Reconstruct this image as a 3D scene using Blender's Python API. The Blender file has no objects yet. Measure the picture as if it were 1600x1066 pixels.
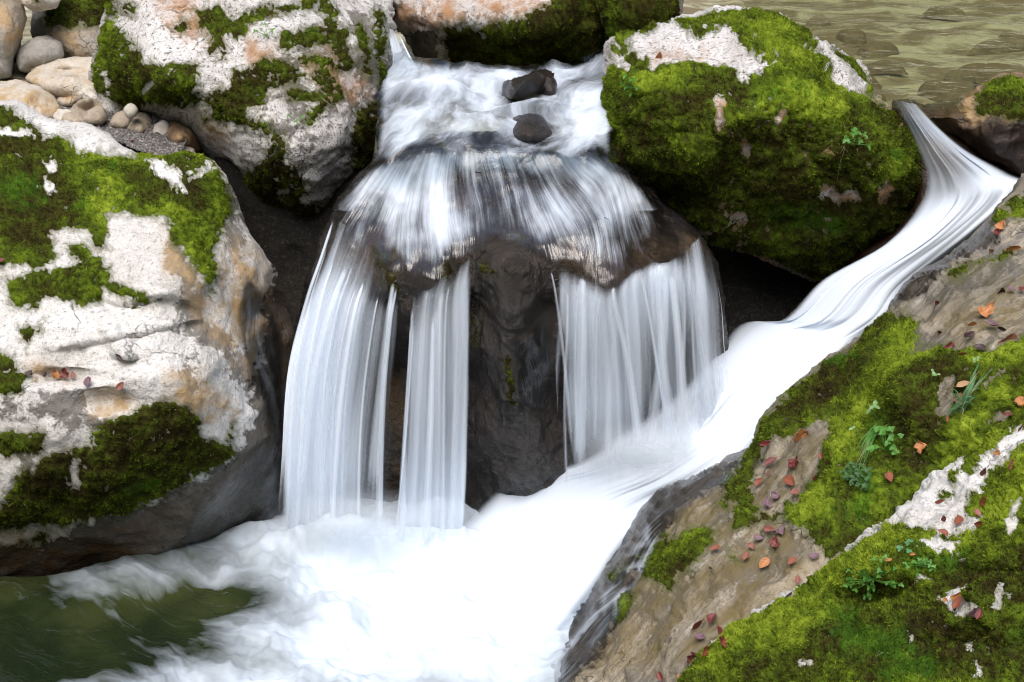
import bpy, math, random
import numpy as np
from mathutils import Vector, Matrix

# ------------------------------------------------------------------ camera, world, sun, exposure
scene = bpy.context.scene
C = scene.collection
PITCH, CAMZ, F = math.radians(25), 3.4, 2489.0
cam_d = bpy.data.cameras.new('camera'); cam = bpy.data.objects.new('camera', cam_d); C.objects.link(cam)
cam.location = (0, 0, CAMZ); cam.rotation_euler = (math.pi/2 - PITCH, 0, 0)
cam_d.sensor_width = 36; cam_d.lens = F*36/1600; cam_d.clip_end = 200
scene.camera = cam
SUN_EL, SUN_AZ = math.radians(66), math.radians(195)     # azimuth from +Y towards +X
w = bpy.data.worlds.new('World'); scene.world = w; w.use_nodes = True
wn = w.node_tree.nodes; wl = w.node_tree.links
sky = wn.new('ShaderNodeTexSky'); sky.sky_type = 'NISHITA'; sky.sun_disc = False
sky.sun_elevation = SUN_EL; sky.sun_rotation = SUN_AZ; sky.air_density = 1.0; sky.dust_density = 4.0; sky.ozone_density = 1.0
wl.new(sky.outputs[0], wn['Background'].inputs[0]); wn['Background'].inputs[1].default_value = 0.12
sun_d = bpy.data.lights.new('sun', 'SUN'); sun = bpy.data.objects.new('sun', sun_d); C.objects.link(sun)
sun_d.energy = 1.4; sun_d.angle = math.radians(50); sun_d.color = (1, .985, .965)
sdir = Vector((math.sin(SUN_AZ)*math.cos(SUN_EL), math.cos(SUN_AZ)*math.cos(SUN_EL), math.sin(SUN_EL)))
sun.rotation_euler = sdir.to_track_quat('Z', 'Y').to_euler(); sun.location = sdir*20
scene.view_settings.view_transform = 'Standard'; scene.view_settings.look = 'None'
scene.view_settings.exposure = 0.95; scene.view_settings.gamma = 1
scene.render.engine = 'CYCLES'
scene.cycles.transparent_max_bounces = 24; scene.cycles.max_bounces = 6; scene.cycles.caustics_reflective = False
scene.cycles.use_denoising = True; scene.cycles.filter_width = 1.0
try: scene.cycles.denoiser = 'OPENIMAGEDENOISE'
except Exception: pass

# ------------------------------------------------------------------ maths helpers
sp, cp = math.sin(PITCH), math.cos(PITCH)
def tanpy(py):
    b = -(np.asarray(py, float)-533)/F
    return -(b*cp - sp)/(b*sp + cp)
def unproj(px, py, Y):
    "world point on the plane y = Y seen at photo pixel (px, py)"
    px = np.asarray(px, float); py = np.asarray(py, float)
    a = (px-800)/F; b = -(py-533)/F
    t = Y/(b*sp+cp)
    return np.stack([a*t, Y+0*t, CAMZ+(b*cp-sp)*t], -1)
def YZ(py, z): return (CAMZ-np.asarray(z, float))/tanpy(py)

def _hash(i, j, k, seed):
    h = (i*374761393 + j*668265263 + k*2147483647 + seed*974634777) & 0xffffffff
    h = ((h ^ (h >> 13))*1274126177) & 0xffffffff
    h = ((h ^ (h >> 16))*2246822519) & 0xffffffff
    return ((h ^ (h >> 15)) & 0xffffff)/float(0xffffff)*2-1
def noise(P, seed=0):
    P = np.asarray(P, float); I = np.floor(P).astype(np.int64); f = P-I
    u = f*f*f*(f*(f*6-15)+10); r = 0
    for dx in (0, 1):
        wx = u[..., 0] if dx else 1-u[..., 0]
        for dy in (0, 1):
            wy = u[..., 1] if dy else 1-u[..., 1]
            for dz in (0, 1):
                wz = u[..., 2] if dz else 1-u[..., 2]
                r = r + wx*wy*wz*_hash(I[..., 0]+dx, I[..., 1]+dy, I[..., 2]+dz, seed)
    return r
def fbm(P, o=4, seed=0, gain=.5, lac=2.03):
    r = 0; a = 1; n = 0
    for k in range(o):
        r = r + a*noise(P*lac**k + k*17.3, seed+k); n += a; a *= gain
    return r/n
def ridged(P, o=4, seed=0):
    r = 0; a = 1; n = 0
    for k in range(o):
        r = r + a*(1-2*np.abs(noise(P*2.03**k + k*11.7, seed+k))); n += a; a *= .5
    return r/n
def sstep(a, b, x):
    t = np.clip((x-a)/(b-a), 0, 1); return t*t*(3-2*t)
def smooth_poly(pts, sub=5):
    p = np.asarray(pts, float); n = len(p); out = []
    for i in range(n):
        a, b, c, d = p[i-1], p[i], p[(i+1) % n], p[(i+2) % n]
        for s in range(sub):
            t = s/sub
            out.append(.5*((2*b)+(-a+c)*t+(2*a-5*b+4*c-d)*t*t+(-a+3*b-3*c+d)*t**3))
    return np.array(out)
def sdf(poly, X, Y, nearest=False):
    "signed distance, positive inside"
    best = np.full(X.shape, 1e18); inside = np.zeros(X.shape, bool)
    nx = np.zeros(X.shape); ny = np.zeros(X.shape)
    n = len(poly)
    for i in range(n):
        ax, ay = poly[i]; bx, by = poly[(i+1) % n]
        ex, ey = bx-ax, by-ay; L = ex*ex+ey*ey+1e-12
        t = np.clip(((X-ax)*ex+(Y-ay)*ey)/L, 0, 1)
        qx, qy = ax+t*ex, ay+t*ey
        d = (X-qx)**2+(Y-qy)**2; m = d < best
        best = np.where(m, d, best)
        if nearest: nx = np.where(m, qx, nx); ny = np.where(m, qy, ny)
        cr = ((ay > Y) != (by > Y)) & (X < ex*(Y-ay)/(ey if abs(ey) > 1e-9 else 1e-9)+ax)
        inside ^= cr
    s = np.sqrt(best)*np.where(inside, 1, -1)
    return (s, nx, ny) if nearest else s
def shape_sdf(shapes, X, Y):
    "union of polygons and capsules ('c', x1, y1, x2, y2, r)"
    r = np.full(X.shape, -1e3)
    for s in shapes:
        if s[0] == 'c':
            _, x1, y1, x2, y2, rad = s
            ex, ey = x2-x1, y2-y1; L = ex*ex+ey*ey+1e-9
            t = np.clip(((X-x1)*ex+(Y-y1)*ey)/L, 0, 1)
            d = rad-np.hypot(X-x1-t*ex, Y-y1-t*ey)
        else:
            d = sdf(np.asarray(s, float), X, Y)
        r = np.maximum(r, d)
    return r
class RBF:
    def __init__(self, ctrl, k=1.0):
        c = np.asarray(ctrl, float); self.p = c[:, :2]/100; v = c[:, 2]; n = len(c)
        D = np.linalg.norm(self.p[:, None]-self.p[None], axis=-1)
        A = np.zeros((n+3, n+3)); A[:n, :n] = np.sqrt(D*D+.05)*-1 + np.eye(n)*-.02
        A[:n, n] = 1; A[:n, n+1:] = self.p; A[n, :n] = 1; A[n+1:, :n] = self.p.T
        self.w = np.linalg.solve(A, np.concatenate([v, [0, 0, 0]]))
    def __call__(self, X, Y):
        q = np.stack([np.asarray(X, float), np.asarray(Y, float)], -1)/100; r = self.w[-3]+q[..., 0]*self.w[-2]+q[..., 1]*self.w[-1]
        for i, p in enumerate(self.p):
            d2 = (q[..., 0]-p[0])**2+(q[..., 1]-p[1])**2
            r = r - self.w[i]*np.sqrt(d2+.05)
        return r

# ------------------------------------------------------------------ object helpers
def mesh_obj(name, V, Fc, mat=None, parent=None, attrs=None, uv=None, origin=None, smooth=True):
    V = np.asarray(V, np.float32).copy()
    if origin is None: origin = (float(V[:, 0].mean()), float(V[:, 1].mean()), float(V[:, 2].min()))
    if parent is not None: origin = parent['_o']
    V -= np.asarray(origin, np.float32)
    me = bpy.data.meshes.new(name)
    Fl = Fc if isinstance(Fc, list) else [Fc]
    loops = np.concatenate([f.ravel() for f in Fl]).astype(np.int32)
    tot = np.concatenate([np.full(len(f), f.shape[1]) for f in Fl]).astype(np.int32)
    st = np.concatenate([[0], np.cumsum(tot)[:-1]]).astype(np.int32)
    me.vertices.add(len(V)); me.vertices.foreach_set('co', V.ravel())
    me.loops.add(len(loops)); me.loops.foreach_set('vertex_index', loops)
    me.polygons.add(len(tot)); me.polygons.foreach_set('loop_start', st); me.polygons.foreach_set('loop_total', tot)
    me.polygons.foreach_set('use_smooth', np.full(len(tot), smooth))
    me.update(calc_edges=True); me.validate()
    for k, a in (attrs or {}).items():
        at = me.attributes.new(k, 'FLOAT', 'POINT'); at.data.foreach_set('value', np.asarray(a, np.float32))
    if uv is not None:
        l = me.uv_layers.new(name='flow'); l.data.foreach_set('uv', np.asarray(uv, np.float32)[loops].ravel())
    if mat: me.materials.append(mat)
    o = bpy.data.objects.new(name, me); C.objects.link(o)
    if parent is not None: o.parent = parent
    else: o.location = origin; o['_o'] = list(map(float, origin))
    return o
def tag(o, label, cat, group=None, kind=None):
    o['label'] = label; o['category'] = cat
    if group: o['group'] = group
    if kind: o['kind'] = kind
    return o
def vnormals(V, Q):
    n = np.cross(V[Q[:, 2]]-V[Q[:, 0]], V[Q[:, 3]]-V[Q[:, 1]])
    N = np.zeros_like(V)
    for k in range(3):
        for c in range(4): N[:, k] += np.bincount(Q[:, c], n[:, k], len(V))
    return N/(np.linalg.norm(N, axis=1, keepdims=True)+1e-12)
def px_grid(poly, step):
    x0, y0 = poly.min(0)-step*2; x1, y1 = poly.max(0)+step*2
    xs = np.arange(x0, x1, step); ys = np.arange(y0, y1, step)
    X, Y = np.meshgrid(xs, ys); s, nx, ny = sdf(poly, X, Y, True)
    W = X.shape[1]; idx = np.arange(X.size).reshape(X.shape)
    q = np.stack([idx[:-1, :-1], idx[1:, :-1], idx[1:, 1:], idx[:-1, 1:]], -1).reshape(-1, 4)
    ins = (s > 0).ravel(); q = q[ins[q].any(1)]
    used = np.unique(q); mp = np.full(X.size, -1); mp[used] = np.arange(len(used))
    X, Y, s, nx, ny = [a.ravel()[used] for a in (X, Y, s, nx, ny)]
    out = s <= 0
    X = np.where(out, nx, X); Y = np.where(out, ny, Y); s = np.where(out, 0, s)
    return X, Y, s, mp[q]

# ------------------------------------------------------------------ node helpers
class NT:
    def __init__(self, name):
        self.m = bpy.data.materials.new(name); self.m.use_nodes = True
        self.t = self.m.node_tree; self.t.nodes.clear()
    def n(self, kind, **kw):
        nd = self.t.nodes.new('ShaderNode'+kind)
        for k, v in kw.items():
            if k.startswith('_'): setattr(nd, k[1:], v)
        return nd
    def put(self, sock, v):
        if v is None: return
        if isinstance(v, bpy.types.NodeSocket): self.t.links.new(v, sock)
        else:
            if hasattr(sock.default_value, '__len__') and not hasattr(v, '__len__'): v = (v, v, v, 1)[:len(sock.default_value)]
            if hasattr(v, '__len__') and len(v) == 3 and len(sock.default_value) == 4: v = (*v, 1)
            sock.default_value = v
    def attr(self, name): return self.n('Attribute', _attribute_name=name).outputs['Fac']
    def math(self, op, a, b=None, clamp=False):
        nd = self.n('Math', _operation=op, _use_clamp=clamp); self.put(nd.inputs[0], a); self.put(nd.inputs[1], b); return nd.outputs[0]
    def mix(self, f, a, b, mode='MIX'):
        nd = self.n('Mix', _data_type='RGBA', _blend_type=mode); self.put(nd.inputs[0], f); self.put(nd.inputs[6], a); self.put(nd.inputs[7], b); return nd.outputs[2]
    def noise(self, vec, scale, detail=4, rough=.55, dist=0):
        nd = self.n('TexNoise'); self.put(nd.inputs['Vector'], vec); nd.inputs['Scale'].default_value = scale
        nd.inputs['Detail'].default_value = detail; nd.inputs['Roughness'].default_value = rough; nd.inputs['Distortion'].default_value = dist; return nd.outputs[0]
    def rng(self, v, a, b, c=0., d=1., smooth=True):
        nd = self.n('MapRange', _interpolation_type='SMOOTHSTEP' if smooth else 'LINEAR')
        for i, x in enumerate((v, a, b, c, d)): self.put(nd.inputs[i], x)
        return nd.outputs[0]
    def mapping(self, vec, scale=(1, 1, 1), loc=(0, 0, 0), rot=(0, 0, 0)):
        nd = self.n('Mapping'); self.put(nd.inputs[0], vec); nd.inputs['Scale'].default_value = scale; nd.inputs['Location'].default_value = loc; nd.inputs['Rotation'].default_value = rot; return nd.outputs[0]
    def bump(self, h, strength, dist, normal=None):
        nd = self.n('Bump'); nd.inputs['Strength'].default_value = strength; nd.inputs['Distance'].default_value = dist
        self.put(nd.inputs['Height'], h); self.put(nd.inputs['Normal'], normal); return nd.outputs[0]
    def mixsh(self, f, a, b):
        nd = self.n('MixShader'); self.put(nd.inputs[0], f); self.t.links.new(a, nd.inputs[1]); self.t.links.new(b, nd.inputs[2]); return nd.outputs[0]
    def out(self, sh):
        o = self.n('OutputMaterial'); self.t.links.new(sh, o.inputs[0]); return self.m

def rock_mat(name, light, mid, dark=(.10, .09, .075), ochre=(.42, .29, .15), speck=.5, wetall=0., sc=1., strata=0, bumpd=.02, moss=(.085, .09, .03)):
    t = NT(name); co = t.n('TexCoord').outputs['Object']
    n1 = t.noise(co, 2.2*sc, 6, .6, .3); n2 = t.noise(co, 11*sc, 8, .65); n3 = t.noise(co, 60*sc, 4, .7); n4 = t.noise(co, 170, 2, .6)
    col = t.mix(t.rng(n1, .35, .62), mid, light)
    col = t.mix(t.math('MULTIPLY', t.rng(n2, .50, .72), .65), col, mid)
    if strata:
        ns = t.noise(t.mapping(t.mapping(t.mapping(co, rot=(0, 0, -.67)), rot=(0, .50, 0)), (2.2, 17, 17)), 1, 7, .68, .5)
        col = t.mix(t.math('MULTIPLY', t.rng(ns, .47, .58), .85), col, t.mix(t.rng(n1, .4, .6), (.085, .07, .035), (.15, .145, .14)))
        col = t.mix(t.math('MULTIPLY', t.rng(ns, .40, .33), .5), col, (.55, .52, .46))
        n2 = t.math('ADD', t.math('MULTIPLY', n2, .5), t.math('MULTIPLY', ns, .5))
    # grey weathering and pits, dark lichen freckles
    col = t.mix(t.math('MULTIPLY', t.rng(n3, .53, .66), speck), col, dark)
    col = t.mix(t.math('MULTIPLY', t.rng(n4, .53, .64), speck*.6), col, dark)
    lich = t.rng(t.math('ADD', t.math('ADD', n2, t.math('MULTIPLY', n3, .45)), t.math('MULTIPLY', t.attr('dark'), .44)), .93, 1.10)
    col = t.mix(t.math('MULTIPLY', lich, .8), col, dark)
    # hairline cracks
    vor = t.n('TexVoronoi', _feature='DISTANCE_TO_EDGE'); t.put(vor.inputs['Vector'], t.mix(.16, co, t.n('TexNoise').outputs['Color']))
    nz = t.n('TexNoise'); t.put(nz.inputs['Vector'], co); nz.inputs['Scale'].default_value = 5; nz.inputs['Detail'].default_value = 6
    t.put(vor.inputs['Vector'], t.mix(.35, co, nz.outputs['Color'])); vor.inputs['Scale'].default_value = 4.5*sc
    crack = t.math('MULTIPLY', t.rng(vor.outputs['Distance'], .0, .014, 1, 0), t.rng(n1, .52, .62))
    col = t.mix(t.math('MULTIPLY', crack, .45), col, dark)
    oc = t.math('MULTIPLY', t.attr('ochre'), t.rng(n2, .34, .60, 0, .8) if strata else t.rng(n2, .30, .62))
    col = t.mix(oc, col, ochre)
    ms = t.attr('moss'); col = t.mix(t.math('MULTIPLY', t.rng(ms, .1, .6), .7), col, moss)
    wet = t.math('MAXIMUM', t.attr('wet'), wetall)
    wet = t.rng(t.math('ADD', wet, t.math('MULTIPLY', t.math('SUBTRACT', n2, .5), .6)), .3, .7)
    col = t.mix(t.math('MULTIPLY', wet, .92), col, t.mix(1, col, (.115, .092, .066), 'MULTIPLY'))
    h = t.math('ADD', t.math('MULTIPLY', n2, 1.), t.math('ADD', t.math('MULTIPLY', n3, .45), t.math('MULTIPLY', n4, .22)))
    h = t.math('SUBTRACT', h, t.math('MULTIPLY', crack, .6))
    p = t.n('BsdfPrincipled'); t.put(p.inputs['Base Color'], col)
    t.put(p.inputs['Roughness'], t.rng(wet, 0, 1, .85, .16)); t.put(p.inputs['Specular IOR Level'], t.rng(wet, 0, 1, .25, .6))
    t.put(p.inputs['Normal'], t.bump(h, .9, bumpd))
    return t.out(p.outputs[0])
def moss_mat(name='moss'):
    t = NT(name); co = t.n('TexCoord').outputs['Object']; tint = t.attr('tint')
    n1 = t.noise(co, 9, 6, .65); n2 = t.noise(co, 60, 3, .6)
    v = t.math('ADD', t.math('ADD', tint, .01), t.math('ADD', t.math('MULTIPLY', t.math('SUBTRACT', n1, .5), .55), t.math('MULTIPLY', t.math('SUBTRACT', n2, .5), .5)))
    r = t.n('ValToRGB'); t.put(r.inputs[0], v); e = r.color_ramp.elements
    e[0].position = 0.0; e[0].color = (.030, .024, .010, 1); e[1].position = 1.0; e[1].color = (.32, .40, .04, 1)
    for pos, c in ((.22, (.050, .046, .012)), (.46, (.074, .108, .013)), (.7, (.158, .225, .018))):
        q = e.new(pos); q.color = (*c, 1)
    g = t.mix(t.math('MULTIPLY', t.attr('fresh'), .9), r.outputs[0], (.06, .19, .015))
    d = t.n('BsdfDiffuse'); t.put(d.inputs[0], g); tr = t.n('BsdfTranslucent'); t.put(tr.inputs[0], g)
    t.put(d.inputs['Normal'], t.bump(n2, .6, .01))
    return t.out(t.mixsh(.25, d.outputs[0], tr.outputs[0]))
MOSS = moss_mat()

# ------------------------------------------------------------------ boulders
SEED = [10]
def boulder(name, label, cat, outline, ctrl, mat, thick=.8, step=3., er=50, push=.22, rough=(.05, .02, .008), moss=None, bare=(), bright=(), dull=(),
            wet=(), ochre=(), dark=(), mossh=.011, tintbase=.45, dens=42000, holes=.35, group=None, fresh=(), blade=.0075, edge=15., fn=None):
    SEED[0] += 7; sd = SEED[0]; rg = np.random.default_rng(sd)
    poly = smooth_poly(outline, 5); X, Y, s, Q = px_grid(poly, step)
    f = RBF(ctrl); D = f(X, Y); D = D + (fn(X, Y) if fn else 0)
    t = np.clip(s/er, 0, 1); pr = np.sqrt(np.clip(1-(1-t)**2, 0, 1))
    Yf = D + push*(1-pr); Yb = D + push + thick*pr
    Vf = unproj(X, Y, Yf); inn = np.where(s > 0)[0]
    N = vnormals(Vf, Q)
    Pn = Vf + sd*3.1
    disp = rough[0]*fbm(Pn*3.2, 3, sd) + rough[1]*ridged(Pn*7.5, 4, sd+3) + rough[2]*fbm(Pn*34, 3, sd+5)
    Vf = Vf + N*disp[:, None]; N = vnormals(Vf, Q)
    Vb = unproj(X[inn], Y[inn], Yb[inn]); n0 = len(Vf)
    mp = np.arange(n0); mp[inn] = n0+np.arange(len(inn))
    V = np.concatenate([Vf, Vb]); Qa = np.concatenate([Q, mp[Q][:, ::-1]])
    P3 = np.stack([X/100, Y/100, 0*X+sd], -1); full = np.zeros(len(V))
    e1 = fbm(P3*2.2, 4, sd+1); e2 = fbm(P3*9, 4, sd+2, .65); e3 = fbm(P3*26, 2, sd+6)
    def msk(sh, wd=12., am=1.3):
        a = full.copy()
        if sh: a[:n0] = np.clip(.5+shape_sdf(sh, X, Y)/(2*wd)+.5*am*(e1*.6+e2*.75+e3*.35), 0, 1)
        return a
    at = {k: msk(v, 16) for k, v in (('wet', wet), ('ochre', ochre), ('dark', dark))}
    m = full.copy()
    if moss == 'all': m[:n0] = 1
    elif moss: m = msk(moss, edge)
    if moss:
        if bare: m = np.minimum(m, 1-msk(bare, 8, 1.5))
        hol = np.zeros(len(V)); hol[:n0] = sstep(.18, .5, e1*.5+e2*.7+e3*.4)*holes
        m = np.clip(m-hol, 0, 1); m[:n0] *= sstep(0, 4, s)
    at['moss'] = m
    if moss:
        og = (float(Vf[:, 0].mean()), float(Vf[:, 1].mean()), float(Vf[:, 2].min()))
        o = bpy.data.objects.new(name, None); C.objects.link(o); o.location = og; o['_o'] = list(og); o.empty_display_size = .1
        mesh_obj('rock_body', V, Qa, mat, o, at); tag(o, label, cat, group)
    else:
        o = mesh_obj(name, V, Qa, mat, attrs=at); tag(o, label, cat, group)
    if moss:
        mf = m[:n0]; Qm = Q[mf[Q].max(1) > .14]
        used = np.unique(Qm); mq = np.full(n0, -1); mq[used] = np.arange(len(used)); Qm = mq[Qm]
        mm = mf[used]; Pm = Vf[used]
        lump = fbm(Pm*24+sd, 4, sd+8, .6); lump2 = fbm(Pm*70+sd, 2, sd+9)
        h = -.010 + .007*sstep(.3, .55, mm) + sstep(.4, .9, mm)*mossh*(1+1.1*lump) + sstep(.5, .9, mm)*.007*lump2
        Vm = Pm + N[used]*h[:, None]; Nm = vnormals(Vm, Qm)
        xm, ym = X[used], Y[used]
        tn = tintbase + (.30*fbm(Pm*6+sd, 4, sd+11) + .34*lump + .20*lump2)
        if bright: tn = tn + .32*sstep(-25, 25, shape_sdf(bright, xm, ym)+22*e1[used])
        if dull: tn = tn - .17*sstep(-25, 25, shape_sdf(dull, xm, ym)+22*e1[used])
        fr = sstep(.42, .8, fbm(Pm*5+sd+50, 3, sd+13))*.5
        if fresh: fr = np.maximum(fr, sstep(-14, 22, shape_sdf(fresh, xm, ym)+34*e2[used])*.5)
        # moss blades
        A = .5*np.linalg.norm(np.cross(Vm[Qm[:, 2]]-Vm[Qm[:, 0]], Vm[Qm[:, 3]]-Vm[Qm[:, 1]]), axis=1)*sstep(.12, .72, mm[Qm].mean(1))
        vis = (xm[Qm].mean(1) > -60) & (xm[Qm].mean(1) < 1660) & (ym[Qm].mean(1) > -60) & (ym[Qm].mean(1) < 1120); A = A*vis
        nb = int(A.sum()*dens)
        if nb > 0:
            fi = rg.choice(len(Qm), nb, p=A/A.sum()); a, b = rg.random(nb), rg.random(nb)
            q = Qm[fi]; wts = np.stack([(1-a)*(1-b), (1-a)*b, a*b, a*(1-b)], 1)
            itp = lambda arr: np.einsum('ij,ij...->i...', wts, arr[q])
            B = itp(Vm); nn = itp(Nm); rd = rg.normal(size=(nb, 3)); dr = nn + rd*.55 + np.array([0, 0, .15]); dr /= np.linalg.norm(dr, axis=1, keepdims=True)
            L = blade*(.5+rg.random(nb))*(.45+.75*itp(mm)); side = np.cross(dr, rg.normal(size=(nb, 3))); side /= np.linalg.norm(side, axis=1, keepdims=True)
            wd = .0017*(.7+.7*rg.random(nb)); B = B+nn*(.0095*sstep(.55, .3, itp(mm)))[:, None]-nn*.001
            T = np.stack([B-side*wd[:, None], B+side*wd[:, None], B+dr*L[:, None]], 1).reshape(-1, 3)
            tb = itp(tn)+(.24*noise(B*60+sd, sd+20)+.34*noise(B*130+sd, sd+21))+rg.normal(size=nb)*.10
            tt = np.stack([tb-.14, tb-.14, tb+.18], 1).ravel(); ff = np.repeat(itp(fr), 3)
        else: fi = np.zeros(0, int); T = np.zeros((0, 3)); tt = ff = np.zeros(0)
        # each separate patch of moss is a mesh of its own
        lab = np.arange(len(Vm))
        for _ in range(400):
            l2 = lab.copy(); mn = lab[Qm].min(1)
            for c in range(4): np.minimum.at(l2, Qm[:, c], mn)
            l2 = l2[l2]
            if (l2 == lab).all(): break
            lab = l2
        fl = lab[Qm[:, 0]]; ids, cnt = np.unique(fl, return_counts=True); ids = ids[np.argsort(-cnt)]; cnt = np.sort(cnt)[::-1]
        groups = [[i] for i, c in zip(ids, cnt) if c >= 90][:40]; rest = [i for i in ids if [i] not in groups]
        T3 = T.reshape(-1, 3, 3); tt3 = tt.reshape(-1, 3); ff3 = ff.reshape(-1, 3); bl = fl[fi] if nb else fi
        for g in groups+([rest] if rest else []):
            fm = np.isin(fl, g); Qg = Qm[fm]; us = np.unique(Qg); mpg = np.full(len(Vm), -1); mpg[us] = np.arange(len(us)); Qg = mpg[Qg]
            bm_ = np.isin(bl, g); Tg = T3[bm_].reshape(-1, 3)
            tri = (len(us)+np.arange(len(Tg))).reshape(-1, 3)
            mo = mesh_obj('moss_patch' if g is not rest else 'moss_flecks', np.concatenate([Vm[us], Tg]), [Qg, tri] if len(tri) else Qg, MOSS, o,
                          {'tint': np.concatenate([tn[us]-.08, tt3[bm_].ravel()]), 'fresh': np.concatenate([fr[us], ff3[bm_].ravel()])})
            if g is rest: mo['kind'] = 'stuff'
    return o

LIME = rock_mat('white_limestone', (.74, .725, .70), (.53, .51, .475), speck=.5)
PINK = rock_mat('speckled_limestone', (.72, .70, .68), (.50, .475, .455), speck=1., ochre=(.36, .2, .1))
GREY = rock_mat('grey_limestone', (.42, .40, .36), (.25, .23, .2), speck=.35)
CREAM = rock_mat('cream_limestone', (.66, .63, .57), (.46, .41, .34), speck=.2)
TAN = rock_mat('tan_limestone', (.50, .42, .32), (.30, .25, .19), speck=.45, ochre=(.27, .18, .055))
BANK = rock_mat('bank_limestone', (.37, .32, .24), (.19, .17, .135), speck=.6, ochre=(.16, .12, .045), strata=1)
WET = rock_mat('wet_dark_rock', (.17, .135, .112), (.055, .043, .035), speck=.4, wetall=.66, bumpd=.04)
CAVE_SHADE = rock_mat('cave_shade_rock', (.022, .02, .016), (.012, .011, .009), speck=.4)  # near-black colour paints the shade of the hollows onto their rocks
RED = rock_mat('wet_brown_rock', (.30, .20, .13), (.12, .06, .035), speck=.4)
#BOULDERS
A_OUT = [(-130,150),(0,163),(40,170),(95,193),(140,205),(200,228),(240,238),(290,233),(325,248),(345,272),(358,308),(375,350),(400,390),(425,430),(447,490),(460,530),(450,580),(445,620),(450,690),(450,760),(440,830),(380,850),(327,880),(217,915),(100,940),(0,950),(-130,960)]
A_CT = [(-120,160,6.5),(0,170,6.35),(100,200,6.25),(230,245,6.15),(320,262,6.05),(0,300,5.85),(150,300,5.8),(270,320,5.72),(350,340,5.85),(0,450,5.4),(150,430,5.45),(260,420,5.38),(330,430,5.5),(400,480,5.72),(0,600,5.08),(150,600,5.06),(260,600,5.10),(340,580,5.28),(420,600,5.58),(0,700,5.0),(150,700,5.0),(250,690,5.05),(350,700,5.25),(430,740,5.52),(0,800,5.02),(150,800,5.08),(280,800,5.25),(380,800,5.5),(0,880,5.2),(150,880,5.33),(300,860,5.45),(0,940,5.35)]
A_M = [[(-130,150),(0,168),(50,186),(70,213),(95,220),(135,235),(155,230),(205,252),(218,233),(300,232),(335,256),(352,300),(360,340),(342,372),(342,420),(337,460),(315,435),(290,400),(268,375),(255,345),(225,338),(165,335),(173,390),(150,388),(135,360),(75,355),(85,385),(93,402),(60,430),(20,420),(-130,430)],
 [(10,439),(33,439),(77,423),(107,423),(157,399),(180,416),(177,443),(234,459),(244,476),(214,469),(164,456),(160,469),(127,481),(83,469),(67,469),(63,489),(20,480)],
 ('c',120,393,130,398,12),[(33,516),(70,506),(70,520),(43,546)],[(-60,540),(0,556),(20,563),(43,596),(40,613),(13,616),(-60,600)],[(-60,660),(0,670),(40,676),(73,673),(70,700),(60,712),(-60,715)],
 [(143,676),(187,650),(247,623),(290,636),(314,660),(314,680),(347,690),(367,663),(367,717),(300,750),(240,790),(200,810),(140,812),(67,823),(30,828),(-60,820),(-60,790),(0,793),(27,743),(30,728),(53,730),(73,710),(140,700)],[(43,850),(67,833),(80,843),(60,857)]]
A_BARE = [[(227,256),(250,262),(275,280),(290,297),(270,295),(250,280)],[(295,287),(318,282),(330,265),(325,258),(310,272)],('c',0,206,40,206,9),('c',78,262,84,258,7),('c',70,278,72,290,5),('c',118,755,116,730,6)]
boulder('boulder','large white boulder with green moss and a dark wet foot, left of the waterfall','boulder',A_OUT,A_CT,LIME,1.2,2.6,38,.2,(.05,.012,.006),
 fn=lambda X, Y: .05*np.exp(-((X-90)/60)**2-((Y-588)/10)**2)+.04*np.exp(-((X-170)/50)**2-((Y-628)/14)**2)-.035*np.exp(-((X-150-(Y-480)*.6)/14)**2)*(Y > 430)*(Y < 560)+.04*sstep(0, 14, Y-452-.12*(X-130)-10*np.sin(X/24))*sstep(120, 170, X)*sstep(330, 280, X)*sstep(560, 470, Y)+.03*sstep(0, 10, Y-520+.2*(X-200))*sstep(600, 560, Y)*sstep(60, 120, X)*sstep(340, 290, X),
 moss=A_M,bare=A_BARE,bright=[('c',130,250,300,245,25),('c',150,250,170,330,22),('c',275,330,330,440,18),('c',330,270,345,330,14)],dull=[A_M[6],('c',0,270,60,330,60),('c',220,290,330,300,25)],
 fresh=[('c',15,300,50,300,18),('c',172,262,172,262,7),('c',130,320,130,320,7)],
 wet=[[(-130,845),(60,852),(140,815),(240,792),(320,745),(378,700),(395,640),(405,560),(412,480),(420,420),(480,380),(480,850),(-130,980)]],
 ochre=[[(-130,835),(70,850),(200,815),(300,770),(200,880),(-130,930)],[(255,360),(300,420),(340,480),(352,380),(395,390),(450,520),(450,620),(360,560),(320,500),(262,420)],[(260,590),(300,580),(347,610),(367,643),(360,663),(314,656),(267,623)],[(143,623),(180,610),(207,630),(180,650),(150,650)],('c',60,575,100,580,12),('c',0,860,80,870,30)],
 dark=[[(60,610),(130,600),(150,660),(110,690),(80,660)],('c',280,390,300,500,20),('c',300,510,340,530,22),('c',345,530,400,600,18),('c',350,300,370,380,16),('c',20,640,120,640,14),('c',200,480,250,470,8),('c',290,560,300,600,14),('c',0,640,60,640,20),('c',110,640,150,670,16),('c',60,760,40,700,20)])
B_OUT = [(175,-60),(172,10),(162,70),(150,110),(152,145),(157,170),(170,188),(188,186),(200,172),(240,177),(287,192),(310,232),(353,277),(367,300),(400,325),(440,348),(475,357),(507,345),(522,325),(545,310),(562,287),(576,260),(596,234),(611,213),(613,130),(613,60),(606,-20),(560,-90),(380,-120),(220,-105)]
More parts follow.
